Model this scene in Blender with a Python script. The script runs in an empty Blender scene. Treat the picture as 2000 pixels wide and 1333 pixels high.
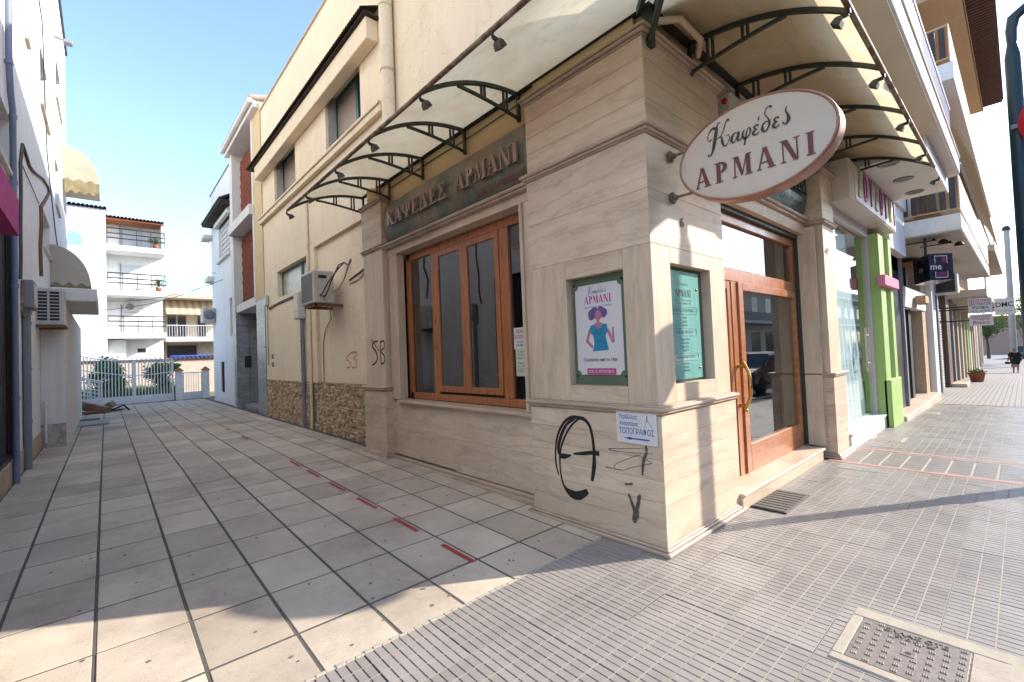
import bpy, math, random
from mathutils import Vector, Matrix
random.seed(7)
R_ = math.radians
scene = bpy.context.scene
# ------------------------------------------------------------------ camera
EYE = Vector((0.0, 0.0, 1.55))
FPX, YAW, PITCH, ROLL = 889.68, 0.7287613, 0.0279695, -0.0406363     # focal length in pixels of a 2000 px wide frame
def cam_axes():
    cy, sy, cp, sp = math.cos(YAW), math.sin(YAW), math.cos(PITCH), math.sin(PITCH)
    f = Vector((sy*cp, cy*cp, sp)); r = Vector((cy, -sy, 0)); u = r.cross(f)
    cr, sr = math.cos(ROLL), math.sin(ROLL)
    return cr*r + sr*u, -sr*r + cr*u, f
RT, UP, FW = cam_axes()
cam = bpy.data.objects.new('camera', bpy.data.cameras.new('camera'))
scene.collection.objects.link(cam)
cam.matrix_world = Matrix(((RT.x, UP.x, -FW.x, 0), (RT.y, UP.y, -FW.y, 0), (RT.z, UP.z, -FW.z, EYE.z), (0, 0, 0, 1)))
cam.data.sensor_width = 36.0; cam.data.lens = FPX/2000*36; cam.data.clip_start = 0.05; cam.data.clip_end = 3000
scene.camera = cam
# ------------------------------------------------------------------ sky, sun, exposure
SUN_AZ, SUN_EL = R_(-31.3), R_(28.0)          # direction towards the sun, azimuth from +X
world = bpy.data.worlds.new('World'); scene.world = world; world.use_nodes = True
wn = world.node_tree; wn.nodes.clear()
sky = wn.nodes.new('ShaderNodeTexSky'); sky.sky_type = 'NISHITA'; sky.sun_disc = False
sky.sun_elevation = SUN_EL; sky.sun_rotation = math.pi/2 - SUN_AZ
sky.altitude = 20; sky.air_density = .85; sky.dust_density = .55; sky.ozone_density = 1.3
bg = wn.nodes.new('ShaderNodeBackground'); bg.inputs[1].default_value = 0.15
wo = wn.nodes.new('ShaderNodeOutputWorld')
wn.links.new(sky.outputs[0], bg.inputs[0]); wn.links.new(bg.outputs[0], wo.inputs[0])
sun = bpy.data.objects.new('sun', bpy.data.lights.new('sun', 'SUN')); scene.collection.objects.link(sun)
sun.data.energy = 2.4; sun.data.angle = R_(0.53); sun.data.color = (1.0, 0.93, 0.83)
SDIR = Vector((math.cos(SUN_EL)*math.cos(SUN_AZ), math.cos(SUN_EL)*math.sin(SUN_AZ), math.sin(SUN_EL)))
sun.rotation_euler = (-SDIR).to_track_quat('-Z', 'Y').to_euler()
vs = scene.view_settings
vs.view_transform = 'Standard'; vs.look = 'None'; vs.gamma = 1; vs.use_curve_mapping = False; vs.exposure = 1.85
scene.render.engine = 'CYCLES'
scene.cycles.max_bounces = 8; scene.cycles.diffuse_bounces = 4; scene.cycles.transparent_max_bounces = 12
# ------------------------------------------------------------------ helpers
def A(x, y, ax, val):
    """a point of the place: where the line of sight through photo pixel (x, y) meets the plane axis ax = val"""
    v = RT*((x-1000)/FPX) - UP*((y-666.5)/FPX) + FW
    t = (val-EYE[ax])/v[ax]
    return EYE + v*t
def street_z(x):
    if x < 10: return 0.0
    if x < 25: return -0.02*(x-10)
    if x < 43: return -0.3-0.04*(x-25)
    return -1.02
def alley_z(y): return 0.1*min(1, max(0, (y-2.4)/5.6))
class MB:
    def __init__(s): s.v = []; s.f = []; s.m = []; s.sm = []
    def add(s, vs_, fs, m=0, smooth=False):
        b = len(s.v); s.v += [tuple(p) for p in vs_]
        for f in fs: s.f.append([b+i for i in f]); s.m.append(m); s.sm.append(smooth)
        return s
    def box(s, x0, x1, y0, y1, z0, z1, m=0, c=0.0):
        if x0 > x1: x0, x1 = x1, x0
        if y0 > y1: y0, y1 = y1, y0
        if z0 > z1: z0, z1 = z1, z0
        if c <= 0:
            P = [(x0,y0,z0),(x1,y0,z0),(x1,y1,z0),(x0,y1,z0),(x0,y0,z1),(x1,y0,z1),(x1,y1,z1),(x0,y1,z1)]
            return s.add(P, [(0,3,2,1),(4,5,6,7),(0,1,5,4),(1,2,6,5),(2,3,7,6),(3,0,4,7)], m)
        c = min(c, (x1-x0)*.45, (y1-y0)*.45, (z1-z0)*.45)
        P = []
        for (x, sx) in ((x0, 1), (x1, -1)):
            for (y, sy) in ((y0, 1), (y1, -1)):
                for (z, sz) in ((z0, 1), (z1, -1)):
                    P += [(x, y+sy*c, z+sz*c), (x+sx*c, y, z+sz*c), (x+sx*c, y+sy*c, z)]
        def i(a, b, d, k): return (a*4+b*2+d)*3+k
        F = [(i(0,0,0,0),i(0,0,1,0),i(0,1,1,0),i(0,1,0,0)), (i(1,0,0,0),i(1,1,0,0),i(1,1,1,0),i(1,0,1,0)),
             (i(0,0,0,1),i(1,0,0,1),i(1,0,1,1),i(0,0,1,1)), (i(0,1,0,1),i(0,1,1,1),i(1,1,1,1),i(1,1,0,1)),
             (i(0,0,0,2),i(0,1,0,2),i(1,1,0,2),i(1,0,0,2)), (i(0,0,1,2),i(1,0,1,2),i(1,1,1,2),i(0,1,1,2))]
        for a in (0,1):
            for b in (0,1):
                F += [(i(a,b,0,0),i(a,b,0,1),i(a,b,1,1),i(a,b,1,0)), (i(a,0,b,0),i(a,0,b,2),i(a,1,b,2),i(a,1,b,0)), (i(0,a,b,1),i(0,a,b,2),i(1,a,b,2),i(1,a,b,1))]
                for d in (0,1): F.append((i(a,b,d,0),i(a,b,d,1),i(a,b,d,2)))
        return s.add(P, F, m)
    def quad(s, a, b, c, d, m=0): return s.add([a,b,c,d], [(0,1,2,3)], m)
    def prism(s, poly, vec, m=0):
        n = len(poly); vec = Vector(vec); P = [Vector(p) for p in poly] + [Vector(p)+vec for p in poly]
        return s.add(P, [tuple(range(n))[::-1], tuple(range(n, 2*n))] + [(i, (i+1) % n, n+(i+1) % n, n+i) for i in range(n)], m)
    def tube(s, pts, r, n=8, m=0, cap=True):
        pts = [Vector(p) for p in pts]; rr = r if isinstance(r, (list, tuple)) else [r]*len(pts)
        V, prev = [], None
        for k, p in enumerate(pts):
            d = (pts[min(k+1, len(pts)-1)] - pts[max(k-1, 0)]).normalized()
            if prev is None: a = d.orthogonal().normalized()
            else: a = (prev - d*prev.dot(d)).normalized()
            prev = a; b = d.cross(a)
            V += [p + (a*math.cos(2*math.pi*i/n) + b*math.sin(2*math.pi*i/n))*rr[k] for i in range(n)]
        F = [(k*n+i, k*n+(i+1) % n, (k+1)*n+(i+1) % n, (k+1)*n+i) for k in range(len(pts)-1) for i in range(n)]
        s.add(V, F, m, True)
        if cap:
            s.add(V[:n], [tuple(range(n))[::-1]], m); s.add(V[-n:], [tuple(range(n))], m)
        return s
    def bar(s, a, b, w, h=None, m=0, up=(0,0,1)):
        a, b = Vector(a), Vector(b); h = h or w; d = (b-a).normalized(); u = Vector(up)
        if abs(d.dot(u)) > .98: u = Vector((1,0,0))
        x = d.cross(u).normalized(); y = x.cross(d)
        P = [p + x*(i*w/2) + y*(j*h/2) for p in (a, b) for (i, j) in ((-1,-1),(1,-1),(1,1),(-1,1))]
        return s.add(P, [(0,3,2,1),(4,5,6,7),(0,1,5,4),(1,2,6,5),(2,3,7,6),(3,0,4,7)], m)
    def lathe(s, c, prof, n=16, m=0, ax=2):
        V = []
        for (r, z) in prof:
            for i in range(n):
                a = 2*math.pi*i/n; q = [r*math.cos(a), r*math.sin(a), z]
                if ax == 0: q = [q[2], q[0], q[1]]
                if ax == 1: q = [q[0], q[2], q[1]]
                V.append((c[0]+q[0], c[1]+q[1], c[2]+q[2]))
        F = [(k*n+i, k*n+(i+1) % n, (k+1)*n+(i+1) % n, (k+1)*n+i) for k in range(len(prof)-1) for i in range(n)]
        return s.add(V, F, m, True)
    def build(s, name, mats, parent=None, bevel=0, sharp=40, **props):
        me = bpy.data.meshes.new(name); me.from_pydata(s.v, [], s.f)
        if not isinstance(mats, (list, tuple)): mats = [mats]
        for mm in mats: me.materials.append(mm)
        me.polygons.foreach_set('material_index', s.m); me.polygons.foreach_set('use_smooth', s.sm); me.update()
        o = bpy.data.objects.new(name, me)
        link(o, parent)
        if bevel:
            b = o.modifiers.new('edge', 'BEVEL'); b.width = bevel; b.segments = 1; b.limit_method = 'ANGLE'; b.angle_limit = R_(sharp)
        for k, v in props.items(): o[k] = v
        return o
def link(o, parent=None):
    scene.collection.objects.link(o)
    if parent is not None:
        o.parent = parent
        if parent.type == 'EMPTY': o.matrix_parent_inverse = Matrix.Translation(-parent.location)
    return o
def thing(name, label, cat, loc=(0,0,0), group=None):
    o = bpy.data.objects.new(name, None); o.empty_display_size = .2; scene.collection.objects.link(o)
    o.location = loc; o['label'] = label; o['category'] = cat
    if group: o['group'] = group
    return o
def tag(o, label, cat, group=None):
    o['label'] = label; o['category'] = cat
    if group: o['group'] = group
    return o
def structure(o): o['kind'] = 'structure'; return o
def copy_tree(o, delta, label=None):
    c = o.copy(); scene.collection.objects.link(c)
    if o.parent is None: c.location = o.location + Vector(delta)
    if label: c['label'] = label
    for ch in list(o.children):
        d = copy_tree(ch, (0,0,0)); mpi = ch.matrix_parent_inverse.copy(); d.parent = c; d.matrix_parent_inverse = mpi
    return c
def instance(me, name, loc, parent, rot=0):
    o = bpy.data.objects.new(name, me); scene.collection.objects.link(o); o.location = loc; o.rotation_euler = (0,0,rot); o.parent = parent
    if parent.type == 'EMPTY': o.matrix_parent_inverse = Matrix.Translation(-parent.location)
    return o
def text_mesh(s, size=1.0, depth=0.0, bold=0.0, sx=1.0, spacing=1.0, shear=0.0):
    cu = bpy.data.curves.new('t', 'FONT'); cu.body = s; cu.size = size; cu.extrude = depth; cu.offset = bold*size; cu.align_x = 'CENTER'; cu.align_y = 'CENTER'
    cu.space_character = spacing; cu.shear = shear; cu.resolution_u = 3
    o = bpy.data.objects.new('t', cu); scene.collection.objects.link(o)
    dg = bpy.context.evaluated_depsgraph_get(); me = bpy.data.meshes.new_from_object(o.evaluated_get(dg))
    bpy.data.objects.remove(o); bpy.data.curves.remove(cu)
    V = [(v.co.x*sx, v.co.y, v.co.z) for v in me.vertices]; F = [tuple(p.vertices) for p in me.polygons]; bpy.data.meshes.remove(me)
    return V, F
def put_text(mb, s, org, ex, ey, size, m=0, depth=0.0, width=None, **k):
    """adds lettering to mb: ex is the reading direction, ey is up, centred on org"""
    V, F = text_mesh(s, size, depth, **k)
    if not V: return
    ex, ey = Vector(ex).normalized(), Vector(ey).normalized(); en = ex.cross(ey); org = Vector(org)
    f = 1.0
    if width:
        w = max(v[0] for v in V)-min(v[0] for v in V); f = width/w
    mb.add([org + ex*(v[0]*f) + ey*v[1] + en*(v[2]+depth) for v in V], F, m)
# ------------------------------------------------------------------ materials
def _mix(nt, fac, a, b, mode='MIX'):
    n = nt.nodes.new('ShaderNodeMix'); n.data_type = 'RGBA'; n.blend_type = mode
    for i, v in ((0, fac), (6, a), (7, b)):
        if hasattr(v, 'is_output'): nt.links.new(v, n.inputs[i])
        else: n.inputs[i].default_value = v if i == 0 else (tuple(v)+(1,))[:4]
    return n.outputs[2]
def _noise(nt, vec, scale, detail=4, rough=.6, dist=0.0):
    n = nt.nodes.new('ShaderNodeTexNoise'); n.inputs['Scale'].default_value = scale; n.inputs['Detail'].default_value = detail
    n.inputs['Roughness'].default_value = rough; n.inputs['Distortion'].default_value = dist; nt.links.new(vec, n.inputs['Vector']); return n.outputs[0]
def _ramp(nt, v, a, b, lo=0.0, hi=1.0):
    n = nt.nodes.new('ShaderNodeMapRange'); n.inputs[1].default_value = a; n.inputs[2].default_value = b; n.inputs[3].default_value = lo; n.inputs[4].default_value = hi
    nt.links.new(v, n.inputs[0]); return n.outputs[0]
def _vec(nt, sc=(1,1,1), rot=(0,0,0), src='pos'):
    if src == 'pos': o = nt.nodes.new('ShaderNodeNewGeometry').outputs['Position']
    else: o = nt.nodes.new('ShaderNodeTexCoord').outputs['Object']
    m = nt.nodes.new('ShaderNodeMapping'); m.inputs['Scale'].default_value = sc; m.inputs['Rotation'].default_value = rot
    nt.links.new(o, m.inputs[0]); return m.outputs[0]
def mat(name, c, c2=None, scale=8, rough=.7, bump=.0, bscale=None, sc=(1,1,1), metal=0, stain=0, stain_c=(.08,.07,.06), stain_scale=1.2, rand=0, spec=.4, speck=0, veins=0, cracks=0, stain2=0, streak=0, contrast=(.3,.7), coat=0, detail=5, dist=0):
    m = bpy.data.materials.new(name); m.use_nodes = True; nt = m.node_tree; b = nt.nodes['Principled BSDF']
    vec = _vec(nt, sc); c2 = c2 or tuple(x*.82 for x in c)
    if rand:                                      # every piece gets its own cut of the pattern
        oi = nt.nodes.new('ShaderNodeObjectInfo'); va = nt.nodes.new('ShaderNodeVectorMath'); va.operation = 'ADD'; sc_ = nt.nodes.new('ShaderNodeVectorMath'); sc_.operation = 'SCALE'
        sc_.inputs[0].default_value = (31, 17, 23); nt.links.new(oi.outputs['Random'], sc_.inputs['Scale']); nt.links.new(vec, va.inputs[0]); nt.links.new(sc_.outputs[0], va.inputs[1]); vec = va.outputs[0]
    n = _noise(nt, vec, scale, detail, .6, dist); col = _mix(nt, _ramp(nt, n, *contrast), c, c2)
    plain = _vec(nt)
    if stain2: col = _mix(nt, _ramp(nt, _noise(nt, plain, .42, 7, .72), .50, .66, 0, stain2), col, tuple(x*.7 for x in stain_c))
    if cracks:
        ab = nt.nodes.new('ShaderNodeMath'); ab.operation = 'SUBTRACT'; ab.inputs[1].default_value = .5; nt.links.new(_noise(nt, plain, .8, 9, .62), ab.inputs[0])
        a2 = nt.nodes.new('ShaderNodeMath'); a2.operation = 'ABSOLUTE'; nt.links.new(ab.outputs[0], a2.inputs[0]); col = _mix(nt, _ramp(nt, a2.outputs[0], 0, .0035, cracks, 0), col, (.22,.17,.12))
    if veins:
        w = nt.nodes.new('ShaderNodeTexWave'); w.wave_type = 'BANDS'; w.bands_direction = 'Z' if sc[2] > sc[0] else 'DIAGONAL'; w.inputs['Scale'].default_value = .5; w.inputs['Distortion'].default_value = 14
        w.inputs['Detail'].default_value = 5; w.inputs['Detail Scale'].default_value = 1.3; w.inputs['Detail Roughness'].default_value = .7; nt.links.new(vec, w.inputs[0])
        col = _mix(nt, _ramp(nt, w.outputs[1], .0, .16, veins, 0), col, (.24,.155,.10))
        pit = _ramp(nt, _noise(nt, _vec(nt, (14,14,60) if sc[2] > sc[0] else (60,60,14)), 3, 3), .66, .74, 0, veins); col = _mix(nt, pit, col, (.2,.13,.09))
    if stain:
        s_ = _ramp(nt, _noise(nt, plain, stain_scale, 6, .65), .52, .75, 0, stain); col = _mix(nt, s_, col, stain_c)
    if streak:                                    # rain and dirt running down
        s_ = _ramp(nt, _noise(nt, _vec(nt, (7, 7, .35)), 1.4, 4, .6), .52, .72, 0, streak); col = _mix(nt, s_, col, stain_c)
    if speck:
        s_ = _ramp(nt, _noise(nt, plain, 160, 2, .5), .58, .7, 0, speck); col = _mix(nt, s_, col, (.05,.045,.04))
    if rand:
        oi = nt.nodes.new('ShaderNodeObjectInfo'); hv = nt.nodes.new('ShaderNodeHueSaturation'); nt.links.new(col, hv.inputs['Color'])
        nt.links.new(_ramp(nt, oi.outputs['Random'], 0, 1, 1-rand, 1+rand), hv.inputs['Value']); col = hv.outputs[0]
    nt.links.new(col, b.inputs['Base Color'])
    b.inputs['Metallic'].default_value = metal; b.inputs['Specular IOR Level'].default_value = spec
    if coat: b.inputs['Coat Weight'].default_value = coat; b.inputs['Coat Roughness'].default_value = .12
    nt.links.new(_ramp(nt, _noise(nt, plain, 5, 4), .3, .7, max(.03, rough-.1), min(1, rough+.1)), b.inputs['Roughness'])
    if bump:
        bp = nt.nodes.new('ShaderNodeBump'); bp.inputs['Strength'].default_value = 1; bp.inputs['Distance'].default_value = bump
        nt.links.new(_noise(nt, vec, bscale or scale*3, 6, .65), bp.inputs['Height']); nt.links.new(bp.outputs[0], b.inputs['Normal'])
    return m
def glass(name, tint=(.75,.8,.8), ior=1.5, rough=0.0, opaque=0.0, strength=1.0):
    m = bpy.data.materials.new(name); m.use_nodes = True; nt = m.node_tree; nt.nodes.clear()
    out = nt.nodes.new('ShaderNodeOutputMaterial'); t = nt.nodes.new('ShaderNodeBsdfTransparent'); t.inputs[0].default_value = tint+(1,)
    g = nt.nodes.new('ShaderNodeBsdfGlossy'); g.inputs[0].default_value = (strength,)*3+(1,); g.inputs['Roughness'].default_value = rough
    fr = nt.nodes.new('ShaderNodeFresnel'); fr.inputs[0].default_value = ior
    mx = nt.nodes.new('ShaderNodeMixShader'); ge = nt.nodes.new('ShaderNodeNewGeometry'); iv = nt.nodes.new('ShaderNodeMath'); iv.operation = 'SUBTRACT'; iv.inputs[0].default_value = 1; nt.links.new(ge.outputs['Backfacing'], iv.inputs[1])
    mu = nt.nodes.new('ShaderNodeMath'); mu.operation = 'MULTIPLY'; nt.links.new(fr.outputs[0], mu.inputs[0]); nt.links.new(iv.outputs[0], mu.inputs[1]); nt.links.new(mu.outputs[0], mx.inputs[0]); nt.links.new(t.outputs[0], mx.inputs[1]); nt.links.new(g.outputs[0], mx.inputs[2])
    nt.links.new(mx.outputs[0], out.inputs[0]); return m
def sheet(name, c, c2, trans=.5, scale=2.5):
    """weathered translucent plastic or awning cloth"""
    m = bpy.data.materials.new(name); m.use_nodes = True; nt = m.node_tree; nt.nodes.clear()
    out = nt.nodes.new('ShaderNodeOutputMaterial'); d = nt.nodes.new('ShaderNodeBsdfDiffuse'); t = nt.nodes.new('ShaderNodeBsdfTranslucent')
    g = nt.nodes.new('ShaderNodeBsdfGlossy'); g.inputs['Roughness'].default_value = .28
    n = _noise(nt, _vec(nt, (1,1,1)), scale, 5, .6, .6); col = _mix(nt, _ramp(nt, n, .35, .7), c, c2)
    n2 = _noise(nt, _vec(nt, (.6,.6,5)), 6, 4, .6); col = _mix(nt, _ramp(nt, n2, .55, .8, 0, .35), col, tuple(x*.5 for x in c2))
    nt.links.new(col, d.inputs[0]); nt.links.new(col, t.inputs[0])
    mx = nt.nodes.new('ShaderNodeMixShader'); mx.inputs[0].default_value = trans; nt.links.new(d.outputs[0], mx.inputs[1]); nt.links.new(t.outputs[0], mx.inputs[2])
    m2 = nt.nodes.new('ShaderNodeMixShader'); m2.inputs[0].default_value = .05; nt.links.new(mx.outputs[0], m2.inputs[1]); nt.links.new(g.outputs[0], m2.inputs[2])
    nt.links.new(m2.outputs[0], out.inputs[0]); return m
M = dict(
 trav   = mat('travertine', (.70,.545,.395), (.55,.415,.29), 1.6, .5, .0006, 30, (.8,.8,3.6), veins=.22, stain2=.28, stain=.3, stain_c=(.25,.19,.15), rand=.05, detail=9, dist=1.1),
 trav_v = mat('travertine_vertical', (.68,.53,.38), (.53,.40,.275), 1.8, .5, .0006, 30, (7,7,.8), veins=.16, stain=.25, stain_c=(.22,.17,.13), rand=.05, detail=9, dist=.9),
 trav_d = mat('travertine_moulding', (.54,.41,.30), (.40,.29,.20), 5, .5, .0005, 40, (1,1,4), stain=.5, stain_c=(.2,.14,.1)),
 yellow = mat('cream_plaster', (.84,.69,.49), (.79,.64,.45), 2.0, .9, .0012, 60, stain=.15, stain_c=(.5,.38,.25), cracks=.35, stain2=.10, streak=.15),
 ochre  = mat('ochre_plaster', (.68,.51,.28), (.62,.45,.24), 2.0, .9, .001, 60, stain=.25, stain_c=(.4,.28,.15)),
 rubble = mat('rubble_stone', (.66,.48,.29), (.36,.23,.12), 16, .9, .008, 26, stain=.3, stain_c=(.26,.19,.12), contrast=(.40,.60), detail=3),
 mortar = mat('stone_mortar', (.20,.14,.085), (.16,.11,.065), 12, .95, .004, 40),
 groove = mat('dark_joint', (.13,.115,.095), (.085,.075,.065), 30, .95, .001, 80),
 tile   = mat('paving_slab', (.62,.515,.395), (.45,.365,.275), 1.6, .82, .0008, 90, stain=.5, stain_c=(.25,.19,.145), stain_scale=.8, stain2=.45, rand=.14, speck=.35, detail=8),
 swt    = mat('sidewalk_block', (.33,.295,.26), (.27,.24,.215), 3, .42, .0006, 150, stain=.3, stain_c=(.19,.165,.14), stain2=.3, rand=.09, speck=.3),
 swg    = mat('sidewalk_joint', (.085,.075,.065), (.06,.053,.047), 20, .95),
 swl    = mat('sidewalk_cement_line', (.41,.36,.30), (.33,.285,.24), 20, .9),
 asphalt= mat('asphalt', (.06,.06,.06), (.045,.045,.045), 5, .9, .004, 60),
 cement = mat('cement', (.44,.38,.30), (.36,.31,.245), 10, .95, .003, 50, stain=.3, stain_c=(.28,.22,.16)),
 redline= mat('red_paint', (.42,.045,.045), (.30,.05,.05), 25, .7, stain=.4, stain_c=(.25,.2,.17)),
 redtile= mat('red_tile_strip', (.52,.24,.19), (.44,.21,.17), 15, .8),
 iron   = mat('cast_iron', (.27,.235,.205), (.20,.17,.15), 25, .55, .001, 90, metal=.4),
 white  = mat('white_plaster', (.80,.80,.79), (.74,.74,.73), 2, .92, .001, 60, stain=.12, stain_c=(.5,.49,.47), cracks=.3, streak=.22),
 white2 = mat('off_white_plaster', (.74,.71,.66), (.68,.65,.60), 2, .92, .001, 60, stain=.2, stain_c=(.42,.38,.33), cracks=.3, streak=.25),
 beige  = mat('beige_plaster', (.56,.49,.385), (.50,.43,.34), 2, .92, .001, 60, stain=.2, stain_c=(.38,.34,.3)),
 tan    = mat('tan_stucco', (.50,.35,.22), (.42,.29,.18), 14, .95, .004, 50),
 slabw  = mat('balcony_soffit', (.62,.56,.49), (.55,.50,.44), 2, .85, stain=.12, stain_c=(.4,.35,.3)),
 marble = mat('grey_marble', (.33,.34,.34), (.20,.21,.215), 2.4, .35, sc=(1,1,2.2), detail=9, dist=1.5, contrast=(.35,.65)),
 dgreen = mat('dark_green_metal', (.035,.055,.045), (.05,.045,.035), 12, .5, stain=.5, stain_c=(.09,.05,.03), stain_scale=6, metal=.1),
 rust   = mat('rusty_tube', (.13,.07,.045), (.28,.22,.15), 9, .6, .0008, 60, metal=.2, contrast=(.42,.6)),
 poly   = sheet('canopy_sheet', (.84,.74,.53), (.70,.57,.36), .62, 1.2),
 cloth  = sheet('awning_cloth', (.56,.47,.35), (.50,.42,.31), .3, 3),
 cloth_b= sheet('brown_awning_cloth', (.34,.24,.155), (.30,.21,.135), .2, 3),
 cloth_y= sheet('striped_awning_cloth', (.85,.72,.5), (.8,.62,.4), .4, 1),
 camo   = mat('awning_lining', (.30,.24,.13), (.16,.14,.07), 7, .9),
 wood   = mat('varnished_wood', (.45,.165,.06), (.30,.10,.036), 4, .35, .0004, 30, (6,6,.5), detail=8, dist=1.0, coat=.3, contrast=(.35,.65)),
 wood_h = mat('varnished_wood_rail', (.45,.165,.06), (.30,.10,.036), 4, .35, .0004, 30, (.8,.8,6), detail=8, dist=1.0, coat=.3, contrast=(.35,.65)),
 glass  = glass('window_glass', (.62,.68,.68), 2.6),
 dglass = glass('shop_door_glass', (.80,.85,.82), 1.9),
 plain_glass = mat('far_window_glass', (.055,.065,.07), (.04,.05,.055), 2, .12, spec=.8),
 fascia = mat('bronze_sign_metal', (.27,.19,.13), (.13,.15,.115), 1.6, .42, metal=.35, streak=.55, stain_c=(.30,.31,.26), detail=6, contrast=(.4,.6)),
 gfascia= mat('green_sign_metal', (.10,.17,.15), (.07,.12,.11), 3, .4, metal=.4, streak=.3, stain_c=(.3,.33,.3)),
 letter = mat('raised_letter', (.42,.29,.24), (.30,.20,.16), 8, .45, metal=.2),
 lampb  = mat('weathered_lamp_metal', (.13,.105,.085), (.07,.055,.045), 20, .6),
 dark   = mat('dark_metal', (.03,.028,.028), (.02,.02,.02), 8, .5),
 black  = mat('black_paint', (.018,.018,.018), (.03,.027,.025), 15, .7),
 grime  = mat('thin_spray', (.20,.16,.13), (.13,.11,.1), 15, .8),
 redspray = mat('red_spray', (.60,.13,.08), (.65,.25,.17), 25, .8),
 maroon = mat('maroon_letter', (.13,.022,.018), (.11,.02,.016), 5, .4),
 scriptc= mat('brown_black_letter', (.025,.018,.015), (.02,.015,.012), 5, .4),
 signw  = mat('sign_face', (.64,.53,.42), (.60,.50,.395), 3, .45, streak=.15, stain_c=(.5,.42,.36), spec=.25),
 copper = mat('copper_rim', (.40,.20,.135), (.28,.13,.09), 12, .4, metal=.4),
 brass  = mat('brass', (.55,.36,.12), (.4,.25,.08), 14, .25, metal=1),
 greypl = mat('grey_plastic_pipe', (.22,.23,.25), (.18,.19,.21), 6, .55, stain=.2, stain_c=(.1,.09,.08)),
 bluepl = mat('blue_grey_pipe', (.20,.23,.32), (.16,.19,.27), 6, .5),
 creampl= mat('cream_pipe', (.64,.50,.34), (.56,.43,.29), 5, .55, stain=.25, stain_c=(.38,.28,.18)),
 acw    = mat('air_conditioner_casing', (.56,.53,.48), (.50,.47,.42), 4, .5, stain=.15, stain_c=(.35,.3,.25)),
 cable  = mat('cable', (.10,.085,.075), (.07,.06,.055), 10, .7),
 cable_l= mat('painted_cable', (.45,.36,.25), (.3,.25,.2), 12, .8),
 rustf  = mat('rusty_bracket', (.22,.11,.055), (.14,.07,.035), 18, .85),
 postg  = mat('poster_green', (.13,.17,.105), (.10,.14,.085), 3, .5),
 paper  = mat('white_board', (.66,.62,.60), (.62,.59,.57), 3, .4),
 paper_y= mat('yellowed_paper', (.62,.60,.44), (.56,.54,.38), 6, .7),
 pink   = mat('pink_print', (.50,.06,.22), (.46,.055,.20), 4, .5),
 purple = mat('purple_print', (.10,.05,.18), (.16,.13,.3), 60, .6),
 skin_p = mat('printed_skin', (.48,.20,.24), (.38,.13,.2), 30, .6),
 teal   = mat('printed_teal', (.02,.24,.36), (.02,.16,.30), 18, .6),
 blue   = mat('sign_blue', (.02,.11,.36), (.02,.1,.32), 5, .5),
 magenta= mat('magenta_cloth', (.50,.045,.22), (.44,.04,.20), 5, .8),
 lime   = mat('lime_paint', (.36,.50,.16), (.31,.45,.13), 4, .6, stain=.1, stain_c=(.2,.3,.1)),
 pinkbar= mat('pink_paint', (.70,.20,.32), (.64,.18,.3), 5, .5),
 letter_pk = mat('letter_pink', (.48,.09,.30), (.4,.08,.26), 4, .5),
 letter_gr = mat('letter_green', (.36,.47,.13), (.3,.4,.11), 4, .5),
 navy   = mat('sign_navy', (.012,.012,.03), (.01,.01,.025), 4, .3, coat=.4),
 brownd = mat('dark_brown_panel', (.045,.032,.025), (.03,.022,.018), 3, .45),
 shutter= mat('roller_shutter', (.50,.47,.41), (.44,.41,.36), 4, .6),
 terra  = mat('terracotta', (.40,.13,.06), (.30,.10,.045), 10, .85, rand=.15),
 roofd  = mat('dark_corrugated_sheet', (.055,.04,.03), (.035,.028,.022), 10, .85),
 lattice= mat('red_clay_lattice', (.36,.105,.06), (.26,.075,.045), 14, .9, rand=.1),
 wgate  = mat('white_painted_metal', (.74,.75,.76), (.68,.69,.7), 5, .5, stain=.15, stain_c=(.4,.35,.3)),
 leaf   = mat('leaf', (.11,.19,.04), (.05,.10,.02), 9, .7, spec=.25),
 leaf2  = mat('light_leaf', (.16,.22,.045), (.09,.15,.03), 9, .7, spec=.25),
 bark   = mat('bark', (.13,.09,.06), (.08,.06,.04), 20, .95),
 card   = mat('cardboard', (.26,.17,.10), (.18,.115,.065), 8, .9),
 pole   = mat('dark_teal_pole', (.018,.045,.055), (.014,.035,.045), 6, .35),
 redsign= mat('red_sign_face', (.55,.02,.03), (.5,.02,.03), 4, .4),
 concrete = mat('concrete', (.40,.39,.36), (.33,.32,.3), 6, .9, .002, 40),
 blueobj= mat('blue_cloth', (.03,.09,.35), (.03,.06,.25), 5, .8),
 skin   = mat('skin', (.42,.22,.15), (.38,.19,.13), 12, .6),
 shirt  = mat('black_cotton', (.02,.02,.024), (.014,.014,.017), 12, .9),
 shorts = mat('dark_shorts', (.022,.024,.035), (.016,.017,.025), 12, .9),
 car    = mat('red_car_paint', (.42,.02,.02), (.38,.02,.02), 3, .3, coat=.8),
 rubber = mat('rubber', (.02,.02,.02), (.015,.015,.015), 8, .85),
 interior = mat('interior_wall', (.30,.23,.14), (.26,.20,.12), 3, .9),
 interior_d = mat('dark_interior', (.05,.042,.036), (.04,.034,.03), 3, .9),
)
BOARD = glass('acrylic_board', (.55,.8,.74), 1.35, .05)
def glossboard():
    m = mat('mint_board', (.22,.46,.40), (.10,.27,.25), 1.2, .12, coat=.6, sc=(6,6,.3), spec=.6); return m
M['mint'] = glossboard()
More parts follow.
